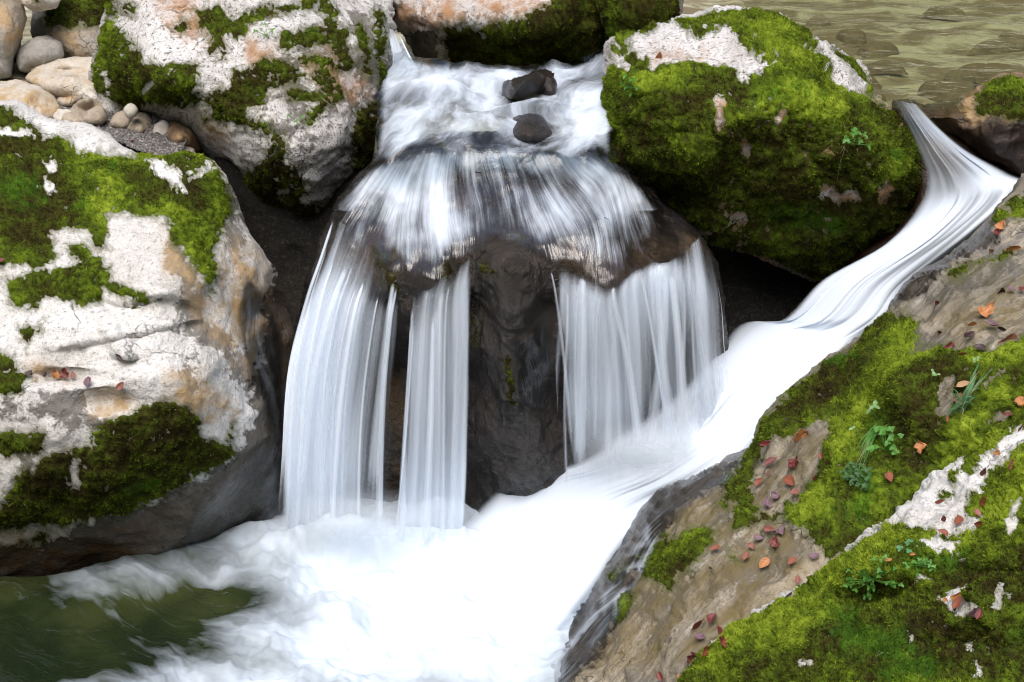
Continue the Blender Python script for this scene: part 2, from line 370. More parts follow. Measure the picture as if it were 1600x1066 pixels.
B_CT = [(170,-50,7.1),(380,-80,7.2),(600,-40,7.3),(180,60,6.75),(300,60,6.52),(450,40,6.5),(590,60,6.72),(160,140,6.75),(250,140,6.38),(330,150,6.28),(450,150,6.22),(590,150,6.5),(240,172,6.65),(175,180,6.7),(320,220,6.4),(400,250,6.22),(500,240,6.12),(590,220,6.45),(350,265,6.5),(420,310,6.38),(480,330,6.33),(540,290,6.35),(460,352,6.5)]
B_M = [[(173,-60),(187,7),(180,40),(200,57),(213,73),(230,97),(243,97),(283,103),(313,100),(313,117),(307,133),(320,147),(333,143),(360,133),(367,110),(387,107),(413,93),(450,97),(477,120),(460,133),(420,140),(407,167),(390,177),(427,187),(420,213),(393,200),(373,200),(333,180),(320,157),(293,167),(260,163),(213,163),(173,153),(150,140),(150,100),(163,60)],
 [(303,15),(330,5),(360,20),(400,20),(450,10),(500,-20),(500,15),(440,30),(400,40),(380,60),(350,70),(335,85),(315,80),(330,60),(310,40)],[(353,277),(383,273),(417,247),(430,205),(445,210),(450,250),(467,257),(480,290),(473,313),(500,323),(507,347),(450,352),(400,322)],
 [(557,170),(612,150),(614,210),(594,236),(555,285),(530,315),(500,325),(540,280),(552,240),(540,200)],('c',200,17,208,20,9),('c',280,42,286,38,7),('c',450,65,530,55,14),('c',515,40,540,100,12),('c',560,40,575,110,9),('c',590,20,600,140,8),('c',455,150,520,160,9),('c',480,190,500,170,8),('c',500,5,520,25,9),('c',345,95,352,70,7),('c',470,95,540,108,7),('c',330,185,345,180,10),('c',500,120,520,150,14)]
boulder('boulder','huge speckled white boulder patched with dark moss, upper left, overhanging the stream','boulder',B_OUT,B_CT,PINK,1.2,2.6,60,.28,(.045,.022,.010),
 moss=B_M,bare=[('c',236,132,230,142,5),('c',172,115,175,130,4)],tintbase=.36,dull=[B_M[2],B_M[3]],bright=[('c',175,20,158,110,10)],holes=.6,mossh=.012,
 ochre=[('c',270,10,330,50,22),('c',390,70,410,90,14),('c',510,110,540,140,25),('c',330,200,330,200,18)],dark=[('c',490,70,600,110,30),('c',330,40,420,30,14),('c',560,30,600,180,18),('c',420,200,470,215,14),('c',370,160,430,150,14),('c',540,230,580,250,18),('c',500,150,560,170,20),('c',450,110,470,180,18)],wet=[('c',380,330,500,356,14)])
C_OUT = [(940,160),(942,123),(950,90),(968,67),(1001,47),(1035,33),(1066,23),(1116,20),(1166,25),(1216,25),(1243,37),(1266,53),(1316,87),(1343,110),(1366,144),(1400,174),(1420,207),(1443,244),(1452,284),(1443,312),(1420,340),(1406,369),(1376,380),(1333,397),(1300,417),(1280,430),(1246,423),(1200,406),(1150,389),(1109,371),(1086,356),(1050,332),(1020,302),(985,272),(960,238),(945,200)]
C_CT = [(950,110,6.25),(1000,60,6.6),(1100,25,6.9),(1220,30,7.0),(1300,85,6.8),(1380,150,6.6),(1440,240,6.5),(1450,290,6.45),(1000,110,6.12),(1100,90,6.3),(1200,90,6.3),(1280,130,6.22),(950,170,6.15),(1050,160,5.92),(1150,170,5.90),(1250,190,5.93),(1350,210,6.1),(1420,260,6.3),(980,250,6.1),(1080,270,5.95),(1200,290,5.95),(1320,310,6.08),(1400,330,6.28),(1060,330,6.15),(1150,370,6.12),(1260,410,6.15),(1350,375,6.25)]
C_B = [[(951,93),(995,57),(1055,43),(1075,58),(1133,50),(1166,75),(1198,103),(1193,120),(1160,134),(1140,113),(1133,103),(1110,112),(1066,102),(1015,110),(1008,95),(975,88),(975,104)],[(1260,50),(1280,63),(1300,83),(1333,127),(1366,155),(1360,164),(1326,139),(1283,99),(1266,73)],('c',1222,180,1216,190,7),('c',1118,165,1124,190,6),('c',1162,222,1168,240,6),('c',1288,292,1292,296,8),('c',1160,120,1160,132,10),('c',1375,165,1385,172,5),('c',1070,345,1110,350,5),('c',1150,330,1160,336,5),('c',1305,305,1330,300,9),('c',1380,290,1375,310,8)]
boulder('boulder','big rounded boulder almost wholly green with moss, right of the upper rapids','boulder',C_OUT,C_CT,PINK,1.0,2.6,45,.25,(.05,.03,.012),moss='all',bare=C_B,tintbase=.47,
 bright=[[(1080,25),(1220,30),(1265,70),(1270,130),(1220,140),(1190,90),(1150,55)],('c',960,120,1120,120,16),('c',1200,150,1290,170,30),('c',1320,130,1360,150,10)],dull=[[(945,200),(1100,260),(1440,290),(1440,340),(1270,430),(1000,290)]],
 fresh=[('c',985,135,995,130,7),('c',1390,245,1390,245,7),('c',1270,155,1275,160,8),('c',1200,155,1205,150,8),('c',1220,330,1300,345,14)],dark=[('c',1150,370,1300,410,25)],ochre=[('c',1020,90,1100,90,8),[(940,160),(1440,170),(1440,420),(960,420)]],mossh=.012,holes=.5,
 fn=lambda X, Y: -.08*np.exp(-((X-1020)/60)**2-((Y-235)/30)**2)+.10*np.exp(-((X-1050)/60)**2-((Y-290)/26)**2)+.06*np.exp(-((X-1160)/30)**2-((Y-255)/40)**2))
boulder('boulder','pale lichen-stained boulder with a dark mossy underside, at the back of the rapids','boulder',[(600,-90),(608,30),(630,58),(660,95),(700,104),(760,108),(850,108),(905,103),(935,88),(948,60),(955,30),(965,-10),(960,-90)],
 [(610,0,7.35),(780,-80,7.9),(780,10,7.2),(940,0,7.4),(700,40,7.15),(850,40,7.05),(780,60,7.2),(700,90,7.4),(850,95,7.35),(620,50,7.35)],PINK,1,3,35,.25,(.05,.02,.01),
 moss=[[(694,43),(721,35),(751,43),(788,33),(834,20),(854,10),(868,-60),(960,-60),(955,67),(918,103),(801,108),(701,105),(691,67)]],tintbase=.25,bare=(),holes=.2,wet=[[(600,55),(680,48),(690,110),(600,110)]],ochre=[('c',640,30,700,20,20),('c',760,10,850,10,18)],dark=[('c',620,20,680,40,15),('c',700,30,800,25,10)])
boulder('boulder','small dark mossy boulder wedged at the top edge behind the rapids','boulder',[(946,-70),(950,30),(958,62),(985,74),(1030,50),(1062,28),(1070,0),(1066,-70)],[(950,0,7.2),(1000,-60,7.6),(1000,10,7.1),(1060,0,7.3),(980,60,7.2),(1030,45,7.2)],GREY,.7,3,28,.2,(.06,.02,.01),moss='all',tintbase=.3,dens=30000)
boulder('boulder','brown wet boulder with a moss cap, at the pool outlet on the right','boulder',[(1424,190),(1440,172),(1470,162),(1500,152),(1520,140),(1540,128),(1570,121),(1605,128),(1690,150),(1690,300),(1600,275),(1560,262),(1530,250),(1505,228),(1485,208),(1455,200)],
 [(1560,130,6.5),(1450,182,6.36),(1540,190,6.22),(1600,250,6.2),(1690,280,6.1),(1510,225,6.28),(1690,160,6.45),(1480,175,6.36),(1600,170,6.22)],RED,.6,2.6,28,.18,(.05,.025,.008),
 moss=[[(1524,142),(1550,120),(1580,118),(1640,126),(1640,187),(1580,192),(1550,182),(1526,175)]],tintbase=.42,dull=[('c',1540,180,1620,180,14)],bright=[('c',1540,130,1600,130,8)],wet=[[(1420,165),(1500,150),(1510,200),(1560,190),(1700,190),(1700,310),(1420,310)]],ochre=[('c',1470,180,1530,170,25),('c',1440,185,1500,210,14)])
G_OUT = [(1720,215),(1650,250),(1600,283),(1568,312),(1533,352),(1483,395),(1440,425),(1416,448),(1404,480),(1383,500),(1333,537),(1266,580),(1220,618),(1200,650),(1173,700),(1130,722),(1068,752),(1020,785),(985,833),(935,912),(868,1006),(805,1075),(770,1150),(1300,1150),(1720,1150)]
G_CT = [(1600,290,5.75),(1700,300,5.7),(1500,400,5.5),(1410,460,5.45),(1500,480,5.02),(1600,450,5.05),(1400,520,5.15),(1300,590,5.1),(1220,650,5.05),(1170,720,4.95),(1060,765,5.05),(990,850,4.95),(900,960,4.75),(820,1070,4.5),(1400,600,4.68),(1300,700,4.66),(1200,780,4.65),(1100,850,4.6),(1000,960,4.5),(950,1060,4.3),(1600,550,4.6),(1500,650,4.45),(1400,750,4.42),(1300,850,4.3),(1200,930,4.2),(1080,1040,4.05),(1300,1120,3.95),(1650,700,4.4),(1650,1100,3.9),(1340,620,4.92),(1260,740,4.62),(1380,690,4.62)]
G_M = [[(1150,790),(1130,760),(1173,705),(1200,655),(1220,620),(1273,578),(1386,494),(1410,491),(1440,500),(1443,510),(1433,523),(1433,533),(1420,553),(1466,538),(1486,543),(1493,556),(1510,553),(1600,533),(1720,520),(1720,860),(1330,870),(1313,863),(1290,877),(1263,837),(1230,815),(1183,823),(1149,837)],
 [(1012,850),(1066,843),(1093,827),(1126,833),(1123,853),(1103,890),(1066,917),(1048,937),(1030,910),(1008,905)],('c',968,965,990,935,9),('c',1168,740,1132,790,6),('c',1060,830,1010,850,5),('c',1140,860,1150,880,5),('c',1490,436,1533,416,5),('c',1533,416,1580,400,5),('c',1590,330,1640,310,14),('c',1560,345,1600,325,6),('c',960,905,1000,870,5)]
G_B = [[(1186,720),(1205,695),(1240,690),(1270,675),(1293,668),(1290,700),(1280,740),(1253,767),(1233,787),(1229,803),(1190,810),(1180,767)],('c',1483,600,1478,640,11),('c',1555,655,1600,640,5),('c',1540,605,1570,585,4)]
boulder('rock_bank','sloping tan rock bank with a mossy ridge and fallen leaves, right of the chute','rock',G_OUT,G_CT,BANK,1.0,2.6,30,.16,(.035,.02,.008),moss=G_M,bare=G_B,tintbase=.46,
 bright=[[(1400,520),(1440,500),(1480,545),(1400,600),(1330,720),(1290,850),(1240,820),(1290,740),(1330,640)],('c',1540,560,1620,550,25),('c',1490,700,1560,610,16)],dull=[('c',1300,600,1380,530,18),('c',1430,640,1420,720,30),('c',1480,590,1470,680,16)],
 fresh=[('c',1380,670,1395,690,18),('c',1300,560,1330,560,10),('c',1340,800,1360,770,14)],
 wet=[[(1540,345),(1560,372),(1490,420),(1430,470),(1400,492),(1380,480),(1420,430)],[(1173,690),(1190,720),(1100,770),(1040,830),(1000,900),(980,960),(900,1080),(750,1150),(760,1050),(1000,760)]],
 ochre=[[(1060,760),(1180,780),(1290,880),(1290,910),(1200,950),(1090,1040),(900,1080),(960,960),(1010,840)],[(1190,720),(1290,680),(1250,780),(1190,800)],[(1440,500),(1600,440),(1600,520),(1500,540)]],
 dark=[('c',1450,470,1600,400,12),('c',1120,780,1160,850,20),('c',1150,900,1240,860,26),('c',1080,900,1030,990,22),('c',1460,500,1420,540,14),('c',1000,960,1080,900,14),('c',1100,930,1180,900,16),('c',1530,500,1560,530,16)])
H_OUT = [(1078,1060),(1090,1038),(1110,1020),(1150,990),(1200,950),(1250,915),(1300,880),(1340,850),(1385,815),(1425,775),(1465,742),(1520,695),(1570,650),(1630,600),(1730,560),(1730,1160),(1060,1160),(1070,1090)]
H_CT = [(1110,1025,3.75),(1300,885,3.95),(1400,808,4.05),(1450,755,4.2),(1530,695,4.3),(1620,610,4.5),(1250,1000,3.68),(1150,1066,3.65),(1400,900,3.78),(1500,800,3.98),(1600,720,4.12),(1400,1060,3.42),(1550,950,3.55),(1650,850,3.75),(1600,1100,3.3),(1300,1110,3.4),(1700,650,4.35),(1340,900,3.82),(1340,960,3.76),(1450,960,3.66),(1450,850,3.88)]
H_B = [[(1396,813),(1450,742),(1503,717),(1470,770),(1530,715),(1600,655),(1610,690),(1545,730),(1530,755),(1500,787),(1510,808),(1543,800),(1523,830),(1500,822),(1443,820)],[(1432,847),(1466,838),(1490,847),(1490,859),(1460,858)],[(1473,940),(1484,917),(1513,908),(1516,944),(1540,964),(1500,972)],('c',1440,902,1455,902,5),('c',1423,990,1423,1000,5),('c',1545,1012,1545,1022,6),('c',1522,1005,1517,1030,4),('c',1258,1042,1268,1042,5),('c',1530,1050,1530,1062,5),('c',1565,940,1560,955,4),('c',1590,790,1575,815,5)]
boulder('boulder','nearest moss-covered boulder with small bare white patches, bottom right corner','boulder',H_OUT,H_CT,LIME,.7,2.6,36,.14,(.05,.03,.008),moss='all',bare=H_B,tintbase=.47,mossh=.013,holes=.3,blade=.0075,dens=70000,
 bright=[('c',1120,1030,1400,830,26),('c',1180,1000,1300,960,22),('c',1480,830,1600,780,24),('c',1560,690,1600,740,20)],dull=[('c',1330,900,1420,940,20),('c',1480,900,1600,900,22),('c',1440,1000,1600,1040,40),('c',1290,930,1380,920,14)],
 fresh=[('c',1330,1000,1400,1010,30),('c',1430,880,1490,875,16),('c',1400,1050,1450,1040,25),('c',1310,960,1330,970,15)],
 fn=lambda X, Y: .07*np.exp(-((X-1370)/70)**2-((Y-930)/22)**2)+.06*np.exp(-((X-1560)/90)**2-((Y-900)/25)**2)+.05*np.exp(-((X-1480)/60)**2-((Y-1010)/22)**2))
# ledge that carries the falls
I_CT = [(660,212,6.18),(760,208,6.17),(860,210,6.18),(540,300,5.95),(640,250,6.05),(760,245,6.0),(900,255,6.02),(1000,300,6.0),(1080,360,5.9),(520,370,5.78),(600,440,5.5),(680,450,5.42),(740,410,5.47),(800,425,5.30),(870,430,5.44),(800,405,5.37),(950,460,5.38),(1030,420,5.5),(1100,440,5.72),(500,600,5.75),(600,650,5.6),(625,600,5.68),(680,650,5.58),(742,600,5.52),(800,600,5.27),(862,620,5.48),(745,740,5.62),(800,740,5.40),(770,540,5.34),(835,540,5.32),(745,480,5.48),(862,480,5.46),(800,660,5.31),(950,650,5.55),(1050,600,5.65),(1120,600,5.85),(500,850,5.75),(700,860,5.65),(850,800,5.55),(1000,750,5.6),(700,330,5.72),(800,330,5.68),(800,385,5.46),(600,350,5.76),(950,350,5.65),(1000,400,5.56),(620,520,5.6),(680,520,5.5),(800,480,5.26)]
I_OUT = [(512,350),(535,302),(570,262),(620,225),(700,208),(760,206),(850,208),(930,228),(985,265),(1030,310),(1080,352),(1108,400),(1125,470),(1140,560),(1145,700),(1100,820),(900,890),(740,880),(560,900),(450,880),(440,700),(460,560),(485,420)]
boulder('waterfall_ledge','dark wet rock ledge with a bare rounded nose between the falls','rock',I_OUT,I_CT,WET,.6,3,30,.15,(.03,.02,.008),
 moss=[('c',600,400,620,450,10),('c',690,400,700,450,10),('c',650,330,640,390,8),('c',760,420,775,425,6),('c',795,560,800,630,6),('c',740,500,745,540,4),('c',1080,430,1095,480,8),('c',600,330,620,350,6)],tintbase=.2,mossh=.008,dens=15000,
 ochre=[('c',560,400,640,380,22),('c',900,400,1000,400,26),('c',690,300,720,320,14),('c',1010,400,1080,380,15),('c',620,600,620,800,14)],dark=[('c',760,460,840,480,30)],bare=(),wet=[[(740,430),(870,430),(870,900),(740,900)],('c',500,360,480,800,60),('c',1100,400,1140,700,60),('c',1040,320,1110,400,40),('c',500,330,580,250,30)])  # left-edge wet capsules also paint in the shadow under the huge boulder
boulder('boulder','dark hidden rock in the shaded hollow left of the waterfall','boulder',[(340,250),(420,260),(560,270),(600,330),(580,700),(470,720),(400,640),(340,450)],[(350,300,6.5),(560,300,6.4),(360,600,6.3),(560,680,6.2),(460,450,6.3),(440,520,6.15)],CAVE_SHADE,.5,5,30,.1,moss=None)
boulder('boulder','shade-coloured rock in the black hollow under the big mossy boulder','boulder',[(1040,300),(1150,330),(1300,370),(1360,400),(1330,560),(1120,600),(1060,500),(1050,400)],[(1060,330,6.5),(1300,380,6.6),(1080,560,6.1),(1300,540,6.4),(1200,450,6.5)],CAVE_SHADE,.5,5,30,.1)
boulder('boulder','orange-brown rock showing through the top of the water chute','boulder',[(1392,160),(1430,158),(1475,190),(1525,232),(1630,285),(1570,370),(1450,470),(1340,570),(1210,575),(1225,500),(1300,435),(1390,370),(1430,310),(1430,240)],
 [(x, y, float(YZ(y, z-.07))) for x, y, z in ((1400,165,1.5),(1450,195,1.45),(1440,235,1.38),(1510,240,1.37),(1445,285,1.27),(1575,270,1.25),(1430,328,1.16),(1612,292,1.2),(1385,382,1.02),(1545,355,1.08),(1290,440,.86),(1440,445,.86),(1210,510,.70),(1400,500,.76),(1250,560,.66),(1335,555,.64))],RED,.4,3,20,.08,(.03,.015,.006),wet=[[(1380,140),(1700,140),(1700,600),(1180,600)]],ochre=[('c',1465,230,1490,300,16)])
STONE = rock_mat('wet_brown_stone', (.13, .075, .05), (.05, .03, .022), speck=.5, wetall=.5)
# stones in the rapids
boulder('wet_stone','bare dark brown wet stone poking out of the upper rapids','stone',[(782,140),(790,130),(812,124),(835,116),(850,111),(862,118),(866,132),(862,148),(845,152),(825,150),(805,152),(790,152)],[(785,140,6.60),(850,114,6.6),(825,130,6.46),(860,140,6.52),(830,150,6.46),(800,150,6.46)],STONE,.3,1.6,12,.08,(.015,.012,.005),wet=[('c',780,130,870,140,40)])
boulder('wet_stone','dark wet stone with water sliding round it, below the first stone in the rapids','stone',[(776,212),(784,195),(800,184),(822,180),(845,183),(860,198),(864,214),(845,222),(820,220),(795,220)],[(780,205,6.12),(820,183,6.15),(855,205,6.1),(820,205,6.02),(800,218,6.0),(845,218,6.0)],STONE,.3,1.6,14,.08,(.012,.01,.005),wet=[('c',770,200,870,200,40)])
boulder('wet_stone','small mossy wet stone at the foot of the big mossy boulder','stone',[(914,245),(922,225),(940,213),(965,212),(990,235),(1005,262),(1000,285),(960,275),(930,268),(916,260)],[(920,245,6.12),(950,218,6.2),(990,250,6.15),(950,245,6.05),(940,265,6.05),(990,280,6.1)],WET,.3,1.8,14,.08,(.015,.01,.005),moss=[[(925,225),(950,212),(1000,230),(1005,270),(960,262),(935,245)]],tintbase=.25,wet=[('c',914,260,1000,275,15)])
# stones of the upper left corner
def stone(label, outline, Y0, mat, tilt=.0012, **kw):
    o = np.array(outline, float); c = o.mean(0); r = (o.max(0)-o.min(0))/2
    ct = [(c[0]+r[0]*dx, c[1]+r[1]*dy, Y0 - dy*r[1]*tilt*1.0 + .10*(dx*dx+dy*dy)*r.min()/60) for dx, dy in ((0, 0), (-.7, -.6), (.7, -.6), (-.7, .6), (.7, .6), (0, -.9), (0, .8), (-.95, 0), (.95, 0))]
    kw = {**dict(thick=r.min()*2/400, step=1.6 if r.min() < 40 else 2.6, er=r.min()*.8, push=r.min()/400, rough=(.02, .012, .005)), **kw}
    return boulder('boulder' if r.min() > 25 else 'stone', label, 'boulder' if r.min() > 25 else 'stone', outline, ct, mat, **kw)
stone('tall smooth grey boulder at the top left corner of the bank',[(-60,-60),(20,-60),(33,0),(38,40),(33,75),(25,100),(22,122),(0,128),(-60,128)],7.15,GREY,ochre=[('c',0,20,25,60,20)])
stone('moss-capped grey boulder behind the pale stones at the top left',[(60,-50),(165,-60),(185,0),(180,60),(170,95),(130,96),(95,92),(70,85),(50,60),(48,30)],7.45,GREY,.004,moss=[[(65,-60),(185,-60),(185,40),(150,42),(125,45),(108,48),(95,42),(80,42),(65,30),(70,15),(88,0)]],tintbase=.3,ochre=[('c',100,55,130,80,16)],dark=[('c',50,40,90,70,20)])
stone('little beige stone with a moss spot at the top edge, over a dark gap',[(28,-40),(90,-40),(92,0),(80,12),(60,15),(42,10),(32,0)],7.3,CREAM,.004,moss=[('c',58,0,65,-8,8)],ochre=[('c',40,5,60,10,8)])
stone('grey rounded stone beside the tall grey boulder',[(26,85),(35,72),(55,62),(72,60),(90,68),(94,85),(85,100),(60,108),(35,112),(26,100)],7.2,GREY,.003)
stone('flat white boulder with a brown hollow in its top, left of the huge speckled boulder',[(42,125),(50,112),(65,97),(85,92),(115,92),(150,92),(172,100),(170,140),(155,158),(125,156),(112,163),(95,160),(80,145),(60,135)],6.95,CREAM,.006,ochre=[('c',85,108,130,112,8),('c',135,125,152,125,10),('c',80,140,110,155,10),('c',50,120,65,130,8)],dark=[('c',82,108,105,110,4)],fn=lambda X, Y: .10*np.exp(-((X-105)/30)**2-((Y-111)/7)**2)+.08*np.exp(-((X-95)/22)**2-((Y-152)/10)**2))
stone('rounded tan boulder at the left edge of the gravel bank',[(-50,125),(0,126),(30,126),(60,138),(80,152),(90,168),(84,182),(50,190),(-50,190)],6.75,CREAM,.005,ochre=[('c',0,150,80,165,25)])
stone('smooth beige cobble on the gravel beside the white boulder',[(100,186),(108,172),(122,159),(140,154),(158,160),(162,178),(150,190),(120,194)],6.66,TAN,.004)
stone('small brown cobble tucked against the huge boulder',[(128,184),(135,174),(150,168),(164,172),(166,186),(150,192),(134,191)],6.60,TAN,.002)
stone('pale little stone lying left of the smooth beige cobble',[(84,178),(95,170),(110,172),(112,184),(100,192),(86,188)],6.68,CREAM,.003)
stone('small grey-brown stone under the overhang, beside the gravel',[(176,195),(178,184),(190,178),(202,182),(203,194),(192,200)],6.58,TAN,.002)
stone('largest grey-brown stone under the overhanging boulder',[(192,192),(205,180),(225,179),(238,190),(242,215),(236,226),(215,222),(198,208)],6.60,TAN,.002)
stone('narrow pale stone wedged beside the reddish stone',[(243,215),(246,198),(256,190),(263,200),(262,228),(254,238),(244,232)],6.50,CREAM,.002)
stone('reddish-brown stone with a pale left edge under the overhang',[(260,215),(264,195),(275,190),(290,200),(304,218),(306,234),(285,238),(266,236)],6.46,RED,.003,ochre=[('c',285,210,285,225,20)])
stone('flat pale pebble at the foot of the reddish stone',[(264,236),(272,229),(290,229),(302,236),(295,243),(272,243)],6.38,CREAM,.002)
stone('small white wedge stone stuck under the overhanging boulder',[(195,172),(205,166),(214,172),(210,181),(200,182)],6.52,CREAM,.001)
#SETTING
# ------------------------------------------------------------------ terrain: stream bed, gravel bank and unseen bowl sides added to shut out low sky
def terrain():
    xs = np.concatenate([np.linspace(-40, -6, 40), np.linspace(-5.8, 5.8, 120), np.linspace(6, 40, 40)])
    ys = np.concatenate([np.linspace(-35, -1, 35), np.linspace(-.8, 12, 130), np.linspace(12.3, 45, 40)])
    X, Y = np.meshgrid(xs, ys)
    z = -.6 + (sstep(6.2, 6.9, Y)+sstep(1.45, 1.85, X)*(sstep(5.95, 6.42, Y)-sstep(6.2, 6.9, Y)))*1.72 + sstep(-1.2, -1.9, X)*sstep(6.0, 6.5, Y)*.25
    r = np.hypot(X/1.0, (Y-5)/1.1); P = np.stack([X, Y, 0*X], -1)
    z = z + np.maximum(0, r-8.5)*(.95+.25*fbm(P*.15, 3, 3)) + .05*fbm(P*2.5, 4, 4) + sstep(8, 12, r)*1.2*fbm(P*.5, 4, 5)
    V = np.stack([X, Y, z], -1).reshape(-1, 3); W = len(xs); i = np.arange(X.size).reshape(X.shape)
    Q = np.stack([i[:-1, :-1], i[:-1, 1:], i[1:, 1:], i[1:, :-1]], -1).reshape(-1, 4)
    t = NT('bowl_ground'); co = t.n('TexCoord').outputs['Object']
    n = t.noise(co, 1.2, 8, .65); n2 = t.noise(co, 9, 6, .6)
    sepz = t.n('SeparateXYZ'); t.put(sepz.inputs[0], co)
    col = t.mix(t.rng(n2, .35, .65), (.03, .026, .02), (.07, .06, .045)); gr = t.mix(t.rng(n, .4, .6), (.04, .055, .025), (.11, .12, .06))  # low ground coloured darker to paint in the shade of the hollow
    col = t.mix(t.rng(sepz.outputs[2], 1.3, 1.5), col, t.mix(t.rng(t.noise(t.mapping(co, (1, 1.7, 1)), 2.4, 5, .6, .6), .42, .60), (.15, .12, .07), (.40, .40, .29)))
    col = t.mix(t.rng(sepz.outputs[2], 2.6, 3.4), col, gr)
    p = t.n('BsdfPrincipled'); t.put(p.inputs['Base Color'], col); p.inputs['Roughness'].default_value = .9; t.put(p.inputs['Normal'], t.bump(n2, .6, .05))
    o = mesh_obj('ground', V, Q, t.out(p.outputs[0])); tag(o, 'rocky stream bed rising to unseen bowl sides shaped to block low sky', 'ground', kind='structure')
terrain()
def patch(name, poly, Yf, mat, uvf, densf=None, step=4., lift=None, sub=4):
    X, Y, s, Q = px_grid(smooth_poly(poly, sub), step)
    V = unproj(X, Y, Yf(X, Y))
    if lift is not None:
        V = V + vnormals(V, Q)*lift(X, Y, V, s)[:, None]
    at = {'dens': densf(X, Y, s, V) if densf else 0*X}
    return mesh_obj(name, V, Q, mat, attrs=at, uv=np.stack(uvf(X, Y), -1))
# gravel between the stones of the upper left corner
def gravel():
    X, Y, s, Q = px_grid(smooth_poly([(60,150),(150,150),(230,170),(290,180),(300,200),(285,236),(250,246),(150,215),(20,190),(10,120)], 3), 1.6)
    V = unproj(X, Y, YZ(Y, 1.33)); V[:, 2] += .02*fbm(V*7, 3, 2)+.012*np.abs(noise(V*45, 3))+.01*np.abs(noise(V*90, 4))
    t = NT('gravel'); co = t.n('TexCoord').outputs['Object']
    v = t.n('TexVoronoi'); t.put(v.inputs['Vector'], co); v.inputs['Scale'].default_value = 60
    v2 = t.n('TexVoronoi'); t.put(v2.inputs['Vector'], co); v2.inputs['Scale'].default_value = 130
    g = t.n('RGBToBW'); t.put(g.inputs[0], v.outputs['Color'])
    col = t.mix(g.outputs[0], (.12, .11, .10), (.50, .48, .46)); col = t.mix(t.rng(v2.outputs['Distance'], .25, .6), col, (.08, .07, .065))
    p = t.n('BsdfPrincipled'); t.put(p.inputs['Base Color'], col); p.inputs['Roughness'].default_value = .8; t.put(p.inputs['Normal'], t.bump(v.outputs['Distance'], .8, .02))
    tag(mesh_obj('gravel', V, Q, t.out(p.outputs[0])), 'grey gravel between the stones under the overhanging boulder', 'gravel', kind='stuff')
gravel()

# ------------------------------------------------------------------ water
WHITE = (.80, .89, 1.0)
def white_water(name, su=(16, .8), su2=(60, 1.6), k1=.9, k2=.5, lo=.35, hi=.85, clear=.0, tint=(1, 1, 1), tr=.2, bmp=.15, rough=.15, fine=.35, soft=None, dist=0, wob=None):
    """long, flow-aligned strands: the 'dens' attribute sets how much aerated white water covers the clear sheet"""
    t = NT(name); uv = t.n('UVMap', _uv_map='flow').outputs[0]
    if wob:
        nz = t.n('TexNoise'); t.put(nz.inputs['Vector'], uv); nz.inputs['Scale'].default_value = wob[0]; nz.inputs['Detail'].default_value = 3
        va = t.n('VectorMath', _operation='SCALE'); t.put(va.inputs[0], nz.outputs['Color']); va.inputs['Scale'].default_value = wob[1]
        vb = t.n('VectorMath', _operation='ADD'); t.put(vb.inputs[0], uv); t.put(vb.inputs[1], va.outputs[0]); uv = vb.outputs[0]
    s1 = t.noise(t.mapping(uv, (*su, 1)), 1, 4, .55, dist); s2 = t.noise(t.mapping(uv, (*su2, 1), (3.3, 1.7, 0)), 1, 3, .6)
    s3 = t.noise(t.mapping(uv, (su2[0]*2.6, su2[1]*1.3, 1), (8.3, 4.7, 0)), 1, 2, .6)
    d = t.attr('dens')
    v = t.math('ADD', t.math('ADD', d, t.math('MULTIPLY', t.math('SUBTRACT', s1, .5), k1)), t.math('MULTIPLY', t.math('SUBTRACT', t.math('ADD', t.math('MULTIPLY', s2, 1-fine), t.math('MULTIPLY', s3, fine)), .5), k2))
    a = t.rng(v, lo, hi)
    h = t.math('ADD', s1, t.math('MULTIPLY', s2, .5)); nrm = t.bump(h, bmp, .03)
    df = t.n('BsdfDiffuse'); t.put(df.inputs[0], WHITE); t.put(df.inputs['Normal'], nrm)
    tl = t.n('BsdfTranslucent'); t.put(tl.inputs[0], WHITE)
    white = t.mixsh(tr, df.outputs[0], tl.outputs[0])
    wf = t.rng(d, -.25, .12); tp = t.n('BsdfTransparent'); t.put(tp.inputs[0], t.mix(wf, (1, 1, 1), tint))
    gl = t.n('BsdfGlossy'); t.put(gl.inputs[0], (1, 1, 1)); gl.inputs['Roughness'].default_value = rough; t.put(gl.inputs['Normal'], t.bump(h, min(1, bmp*2), .03))
    fr = t.n('Fresnel'); fr.inputs[0].default_value = 1.33; t.put(fr.inputs['Normal'], t.bump(h, min(1, bmp*2), .03))
    clearsh = t.mixsh(t.math('MULTIPLY', t.math('MULTIPLY', fr.outputs[0], clear, True), wf), tp.outputs[0], gl.outputs[0]) if clear else tp.outputs[0]
    return t.out(t.mixsh(a, clearsh, white))
FALL = white_water('falling_water', (6, .25), (22, .35), 1.5, .9, .0, 1.2, tr=.12, bmp=.03, fine=.25, wob=(1.3, .05))
SHEET = white_water('water_sheet', (6, 1.8), (24, 3.2), 1.4, 1.1, .15, 1.45, clear=2.8, tint=(.90, .87, .86), wob=(1.4, .25), bmp=.22, rough=.2, fine=.4)
CHUTE = white_water('chute_water', (3.5, .35), (12, .5), .65, .22, .05, 1.0, clear=.7, bmp=.03, fine=.1, wob=(1.2, .08))
RAPID = white_water('rapid_water', (4.5, 2.6), (15, 7), 1.5, .7, .12, 1.15, clear=1.6, tint=(.66, .70, .72), bmp=.25, fine=.2, wob=(2.2, .35))
